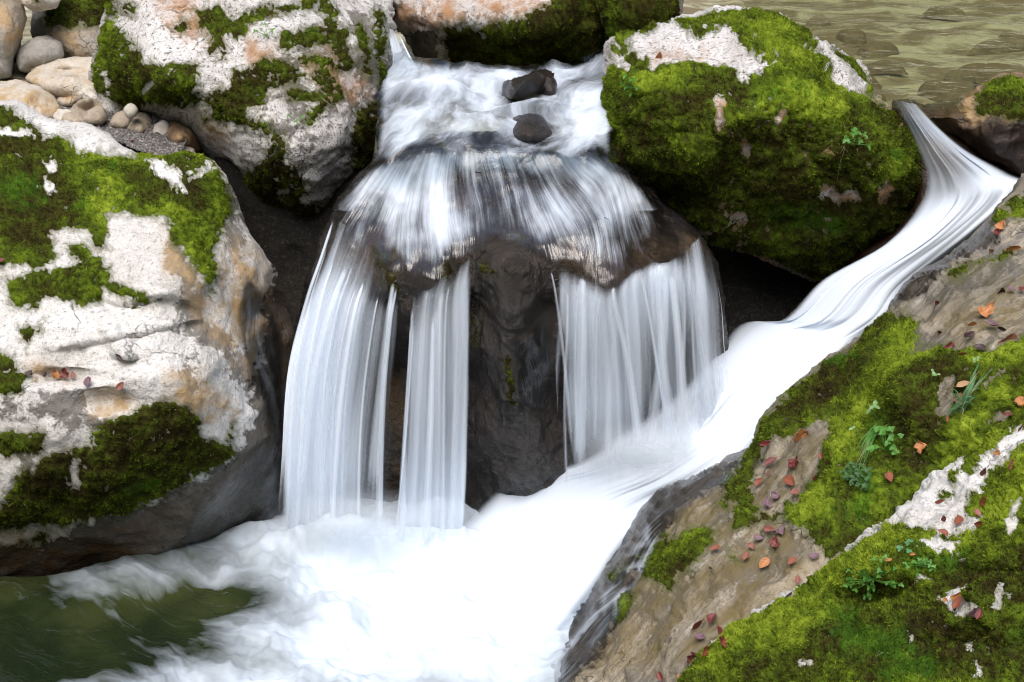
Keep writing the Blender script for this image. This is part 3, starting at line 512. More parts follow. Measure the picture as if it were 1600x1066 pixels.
def catmull(a, n, axis):
    a = np.moveaxis(np.asarray(a, float), axis, 0); m = len(a); t = np.linspace(0, m-1, n); i = np.minimum(t.astype(int), m-2); f = (t-i).reshape((-1,)+(1,)*(a.ndim-1))
    p0 = a[np.maximum(i-1, 0)]; p1 = a[i]; p2 = a[i+1]; p3 = a[np.minimum(i+2, m-1)]
    return np.moveaxis(.5*(2*p1+(-p0+p2)*f+(2*p0-5*p1+4*p2-p3)*f*f+(-p0+3*p1-3*p2+p3)*f**3), 0, axis)
def ribbon(name, st, dn, mat, nu=40, nv=90, dy=0., seed=0, wav=.0, edge=.11, lift=None, parent=None):
    st = np.asarray(st, float); g = catmull(catmull(st, nv, 0), nu, 1); d = catmull(catmull(np.asarray(dn, float)[..., None], nv, 0), nu, 1)[..., 0]
    V = unproj(g[..., 0], g[..., 1], g[..., 2]+dy)
    U = np.concatenate([np.zeros((nv, 1)), np.cumsum(np.linalg.norm(np.diff(V, axis=1), axis=-1), 1)], 1); U = np.broadcast_to(U.mean(0)[None], U.shape)
    L = np.concatenate([np.zeros((1, nu)), np.cumsum(np.linalg.norm(np.diff(V, axis=0), axis=-1), 0)], 0); L = np.broadcast_to(L.mean(1)[:, None], L.shape)
    w = np.stack([U*9+seed, L*.7, 0*U], -1)
    V[..., 1] -= wav*fbm(w, 3, seed+2)+.35*wav*fbm(w*np.array([3.5, 1, 1]), 2, seed+4)
    u = np.linspace(0, 1, nu)[None]; ed = np.minimum(u, 1-u)
    d = d - 1.0*sstep(edge, 0, ed+.10*fbm(np.stack([L*1.6, U*0+seed, (u > .5)*9.+0*L], -1), 3, seed))
    i = np.arange(nu*nv).reshape(nv, nu); Q = np.stack([i[:-1, :-1], i[1:, :-1], i[1:, 1:], i[:-1, 1:]], -1).reshape(-1, 4)
    V = V.reshape(-1, 3)
    if lift is not None: V = V + vnormals(V, Q)*lift(V)[:, None]
    return mesh_obj(name, V, Q, mat, parent, attrs={'dens': d.ravel()}, uv=np.stack([U+seed*1.37, L], -1).reshape(-1, 2))
# films of water that follow the rock
bpy.context.view_layer.update()
DG0 = bpy.context.evaluated_depsgraph_get()
def hit(px, py):
    d = unproj(px, py, 1.0)-np.array([0, 0, CAMZ]); d /= np.linalg.norm(d)
    h, loc, n, i, ob, m = scene.ray_cast(DG0, Vector((0, 0, CAMZ)), Vector(d)); return loc.y if h else np.nan
def film(label, poly, p0, p1, densf, sx=2.2, off=.012, feather=26, uvf=None, mat=None):
    "water that follows the rock it runs over"
    P = smooth_poly(poly, 3); x0, y0 = P.min(0)-12; x1, y1 = P.max(0)+12; gx = np.arange(x0, x1+6, 6); gy = np.arange(y0, y1+6, 6)
    G = np.array([[hit(x, y) for x in gx] for y in gy]); G = np.where(np.isnan(G), np.nanmean(G), G)
    for _ in range(2):
        E = np.pad(G, 1, mode='edge'); G = np.minimum(G, (E[:-2, 1:-1]+E[2:, 1:-1]+E[1:-1, :-2]+E[1:-1, 2:]+2*G)/6)
    def yf(X, Y):
        i = np.clip((X-x0)/6, 0, len(gx)-1.001); j = np.clip((Y-y0)/6, 0, len(gy)-1.001); a = i.astype(int); b = j.astype(int); u = i-a; v = j-b
        return (G[b, a]*(1-u)+G[b, a+1]*u)*(1-v)+(G[b+1, a]*(1-u)+G[b+1, a+1]*u)*v-off
    if uvf:
        o = patch('stream', poly, lambda X, Y: yf(X, Y)-.012*fbm(np.stack([X/70, Y/70, 0*X], -1), 3, 5), mat, uvf, lambda X, Y, s, V: densf(X, Y, s, V)-.9*sstep(feather*(1+1.2*(Y > 330)), 0, s), 3.2)
        return tag(o, label, 'stream', kind='structure')
    dx, dy = p1[0]-p0[0], p1[1]-p0[1]; L = math.hypot(dx, dy); dx /= L; dy /= L
    o = patch('stream', poly, yf, FILM, lambda X, Y: ((-(X-p0[0])*dy+(Y-p0[1])*dx)/300*sx+.05*np.sin(Y/23), ((X-p0[0])*dx+(Y-p0[1])*dy)/420), lambda X, Y, s, V: densf(X, Y, s, V)-.7*sstep(feather, 0, s), 3.2)
    tag(o, label, 'stream', kind='structure')
FILM = white_water('film_water', (5, .7), (17, 1.2), 1.1, .7, .3, 1.7, clear=1.5, bmp=.2, rough=.25, fine=.25, wob=(2.0, .2))
# sheet sliding over the ledge
IR = RBF(I_CT)
def polar(cx, cy, r0=1.0):
    def f(X, Y):
        dx, dy = X-cx, Y-cy; r = np.hypot(dx, dy); return np.arctan2(dx, dy)*2.2+.12*np.sin(r/80+dx/110)+.05*np.sin(dx/38+r/55), r/330
    return f
SH_POLY = [(500,350),(530,300),(570,262),(620,240),(690,228),(760,226),(850,227),(930,240),(980,268),(1024,307),(1072,352),(1106,400),(1136,470),(1112,515),(1060,485),(1010,470),(955,510),(905,485),(866,480),(850,450),(825,436),(800,430),(775,432),(757,440),(742,455),(705,492),(670,508),(640,515),(600,500),(555,480),(495,440)]
def sh_d(X, Y, s, V):
    lipd = np.interp(X, [500, 560, 640, 700, 742, 862, 955, 1030, 1110], [395, 440, 470, 450, 420, 432, 465, 422, 440])
    d = .60-.62*sstep(-75, -20, Y-lipd)+.55*fbm(np.stack([X/48, Y/60, 0*X], -1), 4, 31)
    d = d - .30*np.exp(-((X-795)/48)**2-((Y-375)/50)**2) + .25*sstep(300, 235, Y) + .35*np.exp(-((X-700)/45)**2-((Y-340)/45)**2) - .25*np.exp(-((X-590)/50)**2-((Y-400)/35)**2) + .22*np.exp(-((X-900)/80)**2-((Y-330)/40)**2) + .12*np.exp(-((X-640)/60)**2-((Y-300)/40)**2)
    d = d - .25*np.exp(-((X-650)/25)**2-((Y-420)/40)**2) - .2*np.exp(-((X-700)/20)**2-((Y-420)/25)**2) - .12*np.exp(-((X-950)/60)**2-((Y-420)/30)**2) - .35*np.exp(-((X-820)/40)**2-((Y-280)/18)**2)
    return d
film('thin clear sheet of water sliding over the brown ledge above the falls', SH_POLY, None, None, sh_d, off=.018, feather=20, uvf=polar(755, 60), mat=SHEET)
film('thin film of water draining down the dark right flank of the large white boulder', [(385,425),(425,460),(450,520),(455,600),(448,680),(430,700),(410,640),(385,590),(365,540),(362,480)], (380,420), (435,690), lambda X, Y, s, V: .30+.30*np.exp(-((X-395-(Y-500)*.2)/14)**2)+.3*sstep(600, 690, Y))
film('rippling film of water over the dark foot of the large white boulder', [(300,780),(345,735),(400,690),(440,670),(452,720),(450,800),(440,850),(380,850),(320,868),(270,870)], (440,680), (300,860), lambda X, Y, s, V: .20+.35*np.exp(-((X-430)/22)**2))
film('fast thin water streaking along the dark lower edge of the rock bank', [(1180,690),(1150,760),(1085,800),(1040,850),(1010,910),(970,980),(915,1060),(860,1120),(780,1140),(830,1050),(890,985),(940,915),(990,835),(1030,785),(1080,755),(1140,720)], (1170,700), (840,1070), lambda X, Y, s, V: .24+.0*X+.2*sstep(30, 0, shape_sdf([[(1190,690),(1135,745),(1060,785),(1010,850),(960,930),(890,1020),(830,1090),(1300,1150),(1300,700)]], X, Y)+25))
film('pale film of water sliding down the rock nose between the falls', [(785,525),(830,510),(862,480),(868,560),(866,640),(845,655),(815,640),(795,600)], (830,510), (835,650), lambda X, Y, s, V: .36+.4*fbm(np.stack([X/25, Y/40, 0*X], -1), 3, 4))
# the falls
FA = [[(520,335,5.80),(570,375,5.64),(600,410,5.53),(635,440,5.44)],[(500,395,5.70),(550,430,5.56),(590,455,5.47),(630,470,5.41)],[(475,470,5.62),(530,490,5.48),(580,500,5.42),(626,510,5.38)],[(450,580,5.54),(510,600,5.44),(565,610,5.40),(618,620,5.36)],[(440,720,5.48),(500,730,5.42),(555,740,5.38),(613,740,5.35)],[(430,870,5.44),(495,880,5.40),(552,885,5.37),(612,880,5.35)]]
DA = [[.05,.05,.0,-.1],[.4,.35,.25,.15],[.8,.75,.6,.4],[1.0,.95,.65,.22],[1.05,1.05,.7,.2],[.5,.5,.3,.0]]
FB = [[(640,450,5.43),(680,440,5.39),(715,420,5.39),(745,395,5.44)],[(640,485,5.39),(672,478,5.36),(705,468,5.36),(740,435,5.39)],[(636,560,5.36),(668,560,5.34),(702,560,5.34),(737,540,5.36)],[(628,680,5.35),(664,680,5.33),(700,680,5.33),(732,680,5.35)],[(620,800,5.34),(660,800,5.33),(697,800,5.33),(728,800,5.34)],[(614,900,5.33),(656,905,5.32),(694,905,5.32),(724,905,5.33)]]
DB = [[-.2,.0,.05,.3],[.3,.4,.5,.7],[.75,.62,.6,.85],[.75,.5,.5,.85],[.75,.55,.6,.8],[.3,.3,.3,.3]]
FC = [[(855,418,5.42),(905,425,5.37),(955,445,5.34),(1010,412,5.46),(1060,402,5.55),(1092,368,5.74),(1106,360,5.80)],[(860,452,5.38),(905,460,5.33),(953,475,5.31),(1008,438,5.42),(1062,433,5.50),(1105,450,5.60),(1128,470,5.66)],[(866,540,5.35),(908,545,5.31),(957,550,5.30),(1012,530,5.38),(1066,530,5.44),(1110,535,5.53),(1133,545,5.58)],[(872,650,5.33),(914,650,5.31),(962,650,5.30),(1015,630,5.36),(1070,620,5.41),(1115,610,5.49),(1138,600,5.54)],[(880,780,5.31),(920,780,5.30),(965,770,5.30),(1018,745,5.34),(1073,720,5.38),(1118,690,5.45),(1144,660,5.5)]]
DC = [[.1,.05,.0,.2,.2,.15,.05],[.65,.65,.65,.75,.7,.5,.62],[.7,.62,.72,.55,.4,.5,.6],[.68,.62,.72,.38,.35,.6,.75],[-.1,-.1,-.1,-.1,-.1,.0,.1]]
def fall(label, st, dn, nu, seed, wav=.03):
    o = ribbon('waterfall', st, dn, FALL, nu, 90, 0, seed, wav)
    tag(o, label, 'waterfall', kind='structure')
    k = np.asarray(dn, float)-.35; k[0] -= .3
    ribbon('water_veil', st, k, FALL, nu, 90, -.035, seed+5, wav*1.6, .16, parent=o)
    rg = np.random.default_rng(seed); g = np.asarray(st, float); Vs = []; Qs = []; Ds = []; Us = []; n = 0; nv = 60
    fine = catmull(catmull(g, nv, 0), 80, 1); wpx = abs(g[2, -1, 0]-g[2, 0, 0])
    for q in range(int(wpx/13)+2):
        u0 = rg.random(); du = rg.normal()*.07; hw = (3+13*rg.random()**2)/wpx; v0 = int(rg.random()*16); v1 = nv-int(rg.random()*8)
        v = np.arange(v0, v1); tt = (v-v0)/(v1-v0-1); cu = u0+du*tt**1.5+.006*np.sin(tt*7+q)
        P = []
        for e in np.linspace(-1, 1, 5):
            uu = np.clip(cu+e*hw*(.6+.8*tt), 0, 1)*79; i = np.minimum(uu.astype(int), 78); f = (uu-i)[:, None]
            P.append(fine[v, i]*(1-f)+fine[v, i+1]*f)
        P = np.stack(P, 1); Y = P[..., 2]-.05-.03*rg.random()
        W = unproj(P[..., 0], P[..., 1], Y); m = len(v); i = n+np.arange(m*5).reshape(m, 5)
        Vs.append(W.reshape(-1, 3)); Qs.append(np.stack([i[:-1, :-1], i[1:, :-1], i[1:, 1:], i[:-1, 1:]], -1).reshape(-1, 4)); n += m*5
        Ds.append((np.array([-.7, .2, .42, .2, -.7])[None]-.9*sstep(.12, 0, tt)[:, None]-.6*sstep(.85, 1, tt)[:, None]+.2*rg.random()).ravel())
        Us.append(np.stack([(np.linspace(0, .05, 5)[None]+q*.37+0*tt[:, None]), tt[:, None]*1.2+0*np.zeros((1, 5))], -1).reshape(-1, 2))
    mesh_obj('strands', np.concatenate(Vs), np.concatenate(Qs), FALL, o, {'dens': np.concatenate(Ds)}, np.concatenate(Us))
fall('broad left curtain of white falling water beside the large white boulder', FA, DA, 60, 1)
fall('narrow middle curtain of white falling water left of the bare rock nose', FB, DB, 40, 2, .02)
fall('wide right curtain of white falling water right of the bare rock nose', FC, DC, 90, 3)
fall('small white veil of water dropping behind the huge speckled boulder', [[(600,45,7.02),(612,46,7.02),(625,54,7.02)],[(600,80,6.95),(622,80,6.95),(638,82,6.95)],[(600,120,6.9),(630,120,6.9),(656,115,6.9)]], [[.5,.4,.3],[.8,.7,.6],[1,1,1]], 16, 4, .01)
# chute on the right
def chute():
    e = [((1396,158,1.50),(1434,161,1.50)),((1415,195,1.46),(1468,195,1.45)),((1430,235,1.38),(1515,234,1.37)),((1442,285,1.27),(1575,268,1.25)),((1425,328,1.16),(1612,292,1.2)),((1380,382,1.02),(1545,355,1.08)),((1285,436,.88),(1440,442,.88)),((1215,500,.70),(1405,494,.78)),((1145,506,.62),(1335,552,.66)),((1070,590,.60),(1258,610,.58)),((990,660,.46),(1205,690,.46)),((880,722,.32),(1130,752,.36)),((790,742,.2),(1020,820,.22)),((715,820,.07),(945,925,.08)),((630,890,.01),(850,1045,.01)),((540,980,-.05),(740,1150,-.05))]
    den = [(.4,.4,.35,.3,.3),(.6,.5,.45,.5,.5),(.65,.5,.45,.55,.8),(.65,.55,.65,.9,1.),(.7,.8,.9,1,1.),(1,1.1,1.05,1,.7),(1,1.1,1.1,1,.7),(.55,1.0,1.1,1.1,.75),(.35,1.0,1.2,1.1,.9),(.6,1.1,1.2,1.1,1.),(1.1,1.3,1.3,1.2,1.),(.7,1.2,1.3,1.2,1.),(.45,1.1,1.3,1.1,.8),(.5,1.1,1.3,1.1,.7),(.3,.9,1.2,1.0,.6),(-.6,-.3,0,0,-.1)]
    st = []
    for (a, b) in e:
        row = []
        for k, u in enumerate((0, .25, .5, .75, 1)):
            px = a[0]+(b[0]-a[0])*u; py = a[1]+(b[1]-a[1])*u; z = a[2]+(b[2]-a[2])*u+.05*math.sin(math.pi*u)*min(1, a[2]+.1)
            row.append((px, py, float(YZ(py, z))))
        st.append(row)
    o = ribbon('stream', st, den, CHUTE, 90, 220, 0, 6, .035, .17)
    tag(o, 'white water chute sweeping down along the right bank into the pool', 'stream', kind='structure')
chute()
# rapids above the ledge
R_POLY = [(590,60),(612,60),(640,88),(690,92),(760,95),(850,95),(910,90),(950,60),(965,80),(965,180),(960,225),(1010,280),(1040,320),(985,305),(930,285),(850,275),(760,280),(700,282),(620,290),(560,310),(520,340),(540,290),(580,240),(590,150)]
def r_lift(X, Y, V, s):
    P = V*np.array([3.0, 2.0, 2.0]); return .05*fbm(P, 3, 8)+.02*ridged(P*2.5, 2, 9)+.05*np.exp(-((X-820)/50)**2-((Y-172)/10)**2)+.05*np.exp(-((X-660)/60)**2-((Y-150)/16)**2)-.03*sstep(235, 290, Y)
def r_d(X, Y, s, V):
    return .55+.25*np.exp(-((X-700)/120)**2-((Y-130)/50)**2)-.35*np.exp(-((X-640)/40)**2-((Y-165)/14)**2)-.3*np.exp(-((X-800)/80)**2-((Y-225)/16)**2)+.2*np.exp(-((X-930)/40)**2-((Y-180)/60)**2)-.25*np.exp(-((X-940)/30)**2-((Y-250)/20)**2)-.95*sstep(222, 285, Y)-.45*sstep(16, 0, s)-.25*np.exp(-((X-920)/35)**2-((Y-80)/18)**2)
o = patch('stream', R_POLY, RBF([(x, y, float(YZ(y, z))) for x, y, z in ((600,60,1.6),(950,60,1.56),(600,100,1.55),(780,100,1.52),(950,100,1.52),(600,180,1.5),(780,180,1.5),(950,180,1.49),(600,240,1.45),(780,240,1.45),(950,240,1.44),(560,310,1.30),(780,285,1.37),(1030,315,1.28),(520,340,1.2))]), RAPID, lambda X, Y: (X/300+.45*Y/300, Y/130+.10*np.sin(X/50)), r_d, 3., r_lift)
tag(o, 'foaming white rapids above the ledge between the boulders', 'stream', kind='structure')
# lower pool
def pool():
    poly = [(-200,880),(0,900),(100,895),(217,870),(327,840),(420,800),(520,770),(640,770),(760,760),(900,740),(1050,720),(1150,760),(1050,900),(950,1040),(900,1150),(500,1180),(-200,1180)]
    X, Y, s, Q = px_grid(smooth_poly(poly, 3), 3.5); V = unproj(X, Y, YZ(Y, 0))
    foam = [[(150,1090),(240,1050),(330,1000),(400,965),(300,930),(200,925),(110,925),(120,905),(217,880),(327,850),(430,780),(640,700),(1100,700),(1150,760),(900,1180),(140,1180)]]
    f = shape_sdf(foam, X, Y); P = np.stack([X/140, Y/45, 0*X], -1)
    d = .5+f/130+.35*fbm(P*1.4, 4, 4)
    d = d - .55*np.exp(-((X-330)/80)**2-((Y-935)/22)**2) - .25*np.exp(-((X-230)/70)**2-((Y-960)/20)**2)+.25*np.exp(-((X-420)/60)**2-((Y-850)/30)**2)
    far = np.exp(-((X-570)/170)**2-((Y-862)/30)**2)*(1.3+.9*fbm(V*6, 3, 12))
    Pz = V*np.array([4.5, 4.5, 1]); V[:, 2] += np.clip(d, 0, 1)*(.07*fbm(Pz, 4, 6)+.03*ridged(Pz*1.7, 3, 7)) + .10*far + .008*fbm(V*9, 3, 8)
    t = NT('pool_water'); uv = t.n('UVMap', _uv_map='flow').outputs[0]; co = t.n('TexCoord').outputs['Object']
    nz = t.n('TexNoise'); t.put(nz.inputs['Vector'], uv); nz.inputs['Scale'].default_value = 2.5; nz.inputs['Detail'].default_value = 4
    va = t.n('VectorMath', _operation='MULTIPLY_ADD'); t.put(va.inputs[0], nz.outputs['Color']); va.inputs[1].default_value = (.5, .5, 0); t.put(va.inputs[2], uv)
    s1 = t.noise(t.mapping(va.outputs[0], (2.4, 6, 1)), 1, 5, .52); s2 = t.noise(t.mapping(va.outputs[0], (7, 20, 1)), 1, 3, .5)
    v = t.math('ADD', t.attr('dens'), t.math('ADD', t.math('MULTIPLY', t.math('SUBTRACT', s1, .5), 1.5), t.math('MULTIPLY', t.math('SUBTRACT', s2, .5), .55)))
    wisp = t.noise(t.mapping(va.outputs[0], (5.0, 24, 1), (5, 2, 0)), 1, 6, .68)
    a = t.math('MAXIMUM', t.rng(v, .18, 1.6, smooth=False), t.math('MULTIPLY', t.rng(wisp, .57, .88), t.rng(t.attr('dens'), -.9, .5, .0, .4)))
    df = t.n('BsdfDiffuse'); t.put(df.inputs[0], (.62, .70, .785)); t.put(df.inputs['Normal'], t.bump(s1, .3, .05))
    bed = t.mix(t.rng(t.noise(co, 1.6, 4), .4, .62), (.010, .017, .007), (.034, .042, .014))
    p = t.n('BsdfPrincipled'); t.put(p.inputs['Base Color'], bed); p.inputs['Roughness'].default_value = .12; p.inputs['IOR'].default_value = 1.33
    t.put(p.inputs['Normal'], t.bump(t.math('ADD', s1, t.math('MULTIPLY', s2, .5)), .35, .06))
    o = mesh_obj('water', V, Q, t.out(t.mixsh(a, p.outputs[0], df.outputs[0])), attrs={'dens': d}, uv=np.stack([X/420+Y/900, Y/300-X/900], -1))
    tag(o, 'dark green plunge pool covered in white foam below the falls', 'water', kind='structure')
pool()
def spray(label, cx, cy, rx, ry, Y0, seed):
    "soft veils of spray: three bulging shells of fine drops, one in front of the other"
    first = None
    for k in range(3):
        th = np.linspace(0, 2*np.pi, 40)[:-1]; poly = [(cx+rx*math.cos(a), cy+ry*math.sin(a)) for a in th]
        X, Y, s, Q = px_grid(np.array(poly), 7); r2 = ((X-cx)/rx)**2+((Y-cy)/ry)**2
        V = unproj(X, Y, Y0-.07*k-.10*np.sqrt(np.clip(1-r2, 0, 1)))
        d = np.exp(-2.6*r2)*(1-r2)*.95*(1+.35*fbm(np.stack([X/90, Y/70, 0*X+seed+k], -1), 3, 7))
        o = mesh_obj('spray' if k == 0 else 'spray_veil', V, Q, MIST, first, {'dens': d}, np.stack([X/300+k, Y/300], -1))
        if k == 0: first = tag(o, label, 'spray', kind='stuff')
tm = NT('spray_mist'); dm = tm.n('BsdfDiffuse'); tm.put(dm.inputs[0], (.80, .88, .96)); tm.put(dm.inputs['Normal'], None)
tlm = tm.n('BsdfTranslucent'); tm.put(tlm.inputs[0], (.9, .95, 1.))
nm = tm.noise(tm.n('UVMap', _uv_map='flow').outputs[0], 6, 4, .55)
MIST = tm.out(tm.mixsh(tm.math('MULTIPLY', tm.math('MULTIPLY', tm.attr('dens'), .36), tm.rng(nm, .25, .65, .5, 1.15), True), tm.n('BsdfTransparent').outputs[0], tm.mixsh(.3, dm.outputs[0], tlm.outputs[0])))
spray('soft white spray at the foot of the left and middle falls', 575, 822, 180, 62, 5.26, 1)
spray('soft white spray where the right fall meets the chute', 1010, 712, 140, 62, 5.22, 2)
# upper pool: clear shallow water over flat brown stones
def upper_pool():
    t = NT('clear_water'); co = t.n('TexCoord').outputs['Object']
    n1 = t.noise(t.mapping(co, (1.3, 1.9, 1)), 3.5, 3, .5, .5); n2 = t.noise(t.mapping(co, (1, 1.3, 1)), 12, 2, .5)
    h = t.math('ADD', n1, t.math('MULTIPLY', n2, .15)); nr = t.bump(h, .6, .05)
    fr = t.n('Fresnel'); fr.inputs[0].default_value = 1.33; t.put(fr.inputs['Normal'], nr)
    tp = t.n('BsdfTransparent'); t.put(tp.inputs[0], (.84, .845, .69)); gl = t.n('BsdfGlossy'); gl.inputs['Roughness'].default_value = .06; t.put(gl.inputs['Normal'], nr)
    xs = np.linspace(1.2, 9, 200); ys = np.linspace(6.33, 14, 240); X, Y = np.meshgrid(xs, ys); z = 1.5+.014*fbm(np.stack([X*2.2, Y*3.4, 0*X], -1), 4, 3)
    i = np.arange(X.size).reshape(X.shape); Q = np.stack([i[:-1, :-1], i[:-1, 1:], i[1:, 1:], i[1:, :-1]], -1).reshape(-1, 4)
    o = mesh_obj('water', np.stack([X, Y, z], -1).reshape(-1, 3), Q, t.out(t.mixsh(t.math('MULTIPLY', fr.outputs[0], 1.3, True), tp.outputs[0], gl.outputs[0])))
    tag(o, 'clear shallow greenish pool over flat brown stones beyond the mossy boulder', 'water', kind='structure')
    rg = np.random.default_rng(5); n = 0
    cols = [rock_mat('streambed_brown', (.21, .165, .10), (.12, .09, .05), speck=.3), rock_mat('streambed_pale', (.26, .235, .15), (.12, .09, .05), speck=.2)]
    for k in range(34):
        px, py = 1060+rg.random()*600, -20+rg.random()**.8*210
        c = unproj(px, py, float(YZ(py, 1.30)))
        if c[0] < 1.3: continue
        rx, ry = .07+.22*rg.random()**2.5, .04+.07*rg.random(); a = rg.normal()*.5
        th = np.linspace(0, 2*np.pi, 33)[:-1]; rr = 1+.16*np.sin(th*2+rg.random()*6)+.13*np.sin(3*th+rg.random()*6)+.08*np.sin(5*th+rg.random()*6)
        rings = []
        for q, zz in ((1.15, -.07), (1.0, -.035), (.85, -.015), (.6, .0), (.3, .008), (.03, .01)):
            x = rx*q*rr*np.cos(th); y = ry*q*rr*np.sin(th); rings.append(np.stack([c[0]+x*math.cos(a)-y*math.sin(a), c[1]+x*math.sin(a)+y*math.cos(a), 1.18+zz*(.7+.6*rg.random())+0*x], -1))
        V = np.concatenate(rings); Q = np.array([(r*32+j, r*32+(j+1) % 32, r*32+32+(j+1) % 32, r*32+32+j) for r in range(5) for j in range(32)]); V = V+(.012*fbm(V*9, 3, 3))[:, None]
        s = mesh_obj('streambed_stone', V, Q, cols[0 if rg.random() < .7 else 1]); tag(s, 'flat brown stone lying under the clear water of the upper pool', 'stone', 'stones on the bed of the upper pool'); n += 1
upper_pool()
#DETAILS
# ------------------------------------------------------------------ fallen leaves and small plants
bpy.context.view_layer.update()
DG = bpy.context.evaluated_depsgraph_get()
def cast(px, py):
    d = unproj(px, py, 1.0)-np.array([0, 0, CAMZ]); d /= np.linalg.norm(d)
    h, loc, n, i, ob, m = scene.ray_cast(DG, Vector((0, 0, CAMZ)), Vector(d)); return np.array(loc) if h else unproj(px, py, 5.)
def ground(px, py, r=7):
    p = cast(px, py); c = [cast(px+dx*r, py+dy*r) for dx, dy in ((-1, 0), (1, 0), (0, -1), (0, 1))]
    n = np.cross(c[1]-c[0], c[2]-c[3]); n /= np.linalg.norm(n)+1e-9
    if n[1] > 0: n = -n
    n = n + np.array([0, -.15, .25]); n /= np.linalg.norm(n)
    ray = np.array([0, 0, CAMZ])-p; ray /= np.linalg.norm(ray)
    n = n+ray*max(0., .75-float(np.dot(n, ray))); n /= np.linalg.norm(n)
    dev = min(.05, max(0., max(float(np.dot(q-p, n)) for q in c)))
    return p+ray*(dev*.7/max(.3, float(np.dot(ray, n)))+.006), n
def leaf_mat(name, a, b, rough=.45):
    t = NT(name); co = t.n('TexCoord').outputs['Object']; n = t.noise(co, 45, 5, .6); uv = t.n('UVMap', _uv_map='flow').outputs[0]
    sx = t.n('SeparateXYZ'); t.put(sx.inputs[0], uv)
    vein = t.n('TexWave'); t.put(vein.inputs[0], t.mapping(uv, (1, 1, 1), rot=(0, 0, .8))); vein.inputs['Scale'].default_value = 2.2
    rib = t.rng(t.math('ABSOLUTE', t.math('SUBTRACT', sx.outputs[0], .5)), .0, .05, 1, 0)
    col = t.mix(t.rng(n, .38, .62), a, b); col = t.mix(t.math('MULTIPLY', t.rng(vein.outputs['Fac'], .75, 1), .35), col, tuple(x*.45 for x in a)); col = t.mix(t.math('MULTIPLY', rib, .5), col, tuple(min(1, x*1.5) for x in b))
    p = t.n('BsdfPrincipled'); t.put(p.inputs['Base Color'], col); p.inputs['Roughness'].default_value = rough; t.put(p.inputs['Normal'], t.bump(t.math('ADD', n, vein.outputs['Fac']), .3, .003))
    return t.out(p.outputs[0])
LM = {'orange': leaf_mat('orange_leaf', (.36, .13, .035), (.46, .21, .08)), 'russet': leaf_mat('russet_leaf', (.17, .045, .02), (.27, .085, .04)), 'maroon': leaf_mat('maroon_leaf', (.10, .018, .016), (.19, .04, .03), .3),
      'purple': leaf_mat('purple_leaf', (.11, .06, .075), (.20, .12, .14), .3), 'dark': leaf_mat('dark_leaf', (.035, .018, .018), (.07, .035, .03), .3), 'pink': leaf_mat('pinkish_leaf', (.19, .06, .045), (.28, .11, .08)), 'tan': leaf_mat('tan_leaf', (.34, .19, .09), (.44, .28, .15))}
def leaf_shape(kind, rg):
    nu, nv = 9, 15; u = np.linspace(-1, 1, nu)[None]; v = np.linspace(0, 1, nv)[:, None]
    wv = np.sin(np.pi*np.clip(v, 0, 1)**.85)**.8*.33*(1-.15*v)
    if kind == 'crumpled': wv = wv*1.35*(1+.22*np.sin(v*19+rg.random()*6))
    wav = .015*np.sin(v*38)*np.abs(u)**2
    x = u*(wv+wav); y = v-.5+0*u
    wv = wv*(1+.10*np.sin(v*11+rg.random()*6)); bend = rg.uniform(-.12, .12); x = x+bend*np.sin(np.pi*v)
    if kind == 'flat': z = (.05+.2*rg.random())*np.abs(u)**1.3*(wv/.3)+rg.uniform(.1, .5)*(v-.5)**2+rg.uniform(-.12, .12)*u+.015*np.sin(v*30+u*3)*np.abs(u)
    elif kind == 'curled': z = .26*np.abs(u)**1.5*(wv/.33)+.55*(v-.5)**2; x = x*.75
    else: z = .14*np.sin(v*8+2*u+rg.random()*6)*np.abs(u)+.35*(v-.5)**2+.10*np.abs(u)+.05*np.sin(u*9+v*5)
    V = np.stack([x, y, z+0*x], -1).reshape(-1, 3); i = np.arange(nu*nv).reshape(nv, nu)
    Q = np.stack([i[:-1, :-1], i[:-1, 1:], i[1:, 1:], i[1:, :-1]], -1).reshape(-1, 4)
    n0 = len(V); th = np.array([0, 0, -.012]); Vb = V+th
    rim = np.concatenate([i[0, :], i[1:, -1], i[-1, -2::-1], i[-2:0:-1, 0]]); r2 = np.roll(rim, -1)
    Qs = np.stack([rim, n0+rim, n0+r2, r2], -1)
    uv = np.concatenate([np.stack([(u*.5+.5+0*v), v+0*u], -1).reshape(-1, 2)]*2)
    st = []   # short stalk
    a = np.linspace(0, 1, 4)
    Vs = np.concatenate([[[dx*.012, -.5-.16*k, dz*.012+.1*k*k+V[nu//2, 2]] for dx, dz in ((-1, 0), (0, 1), (1, 0), (0, -1))] for k in a])
    b = 2*n0; Qk = np.array([(b+4*k+j, b+4*k+(j+1) % 4, b+4*k+4+(j+1) % 4, b+4*k+4+j) for k in range(3) for j in range(4)])
    return np.concatenate([V, Vb, Vs]), np.concatenate([Q, Q[:, ::-1]+n0, Qs, Qk]), np.concatenate([uv, np.tile([[.5, 0]], (len(Vs), 1))])
LEAF_CACHE = {}
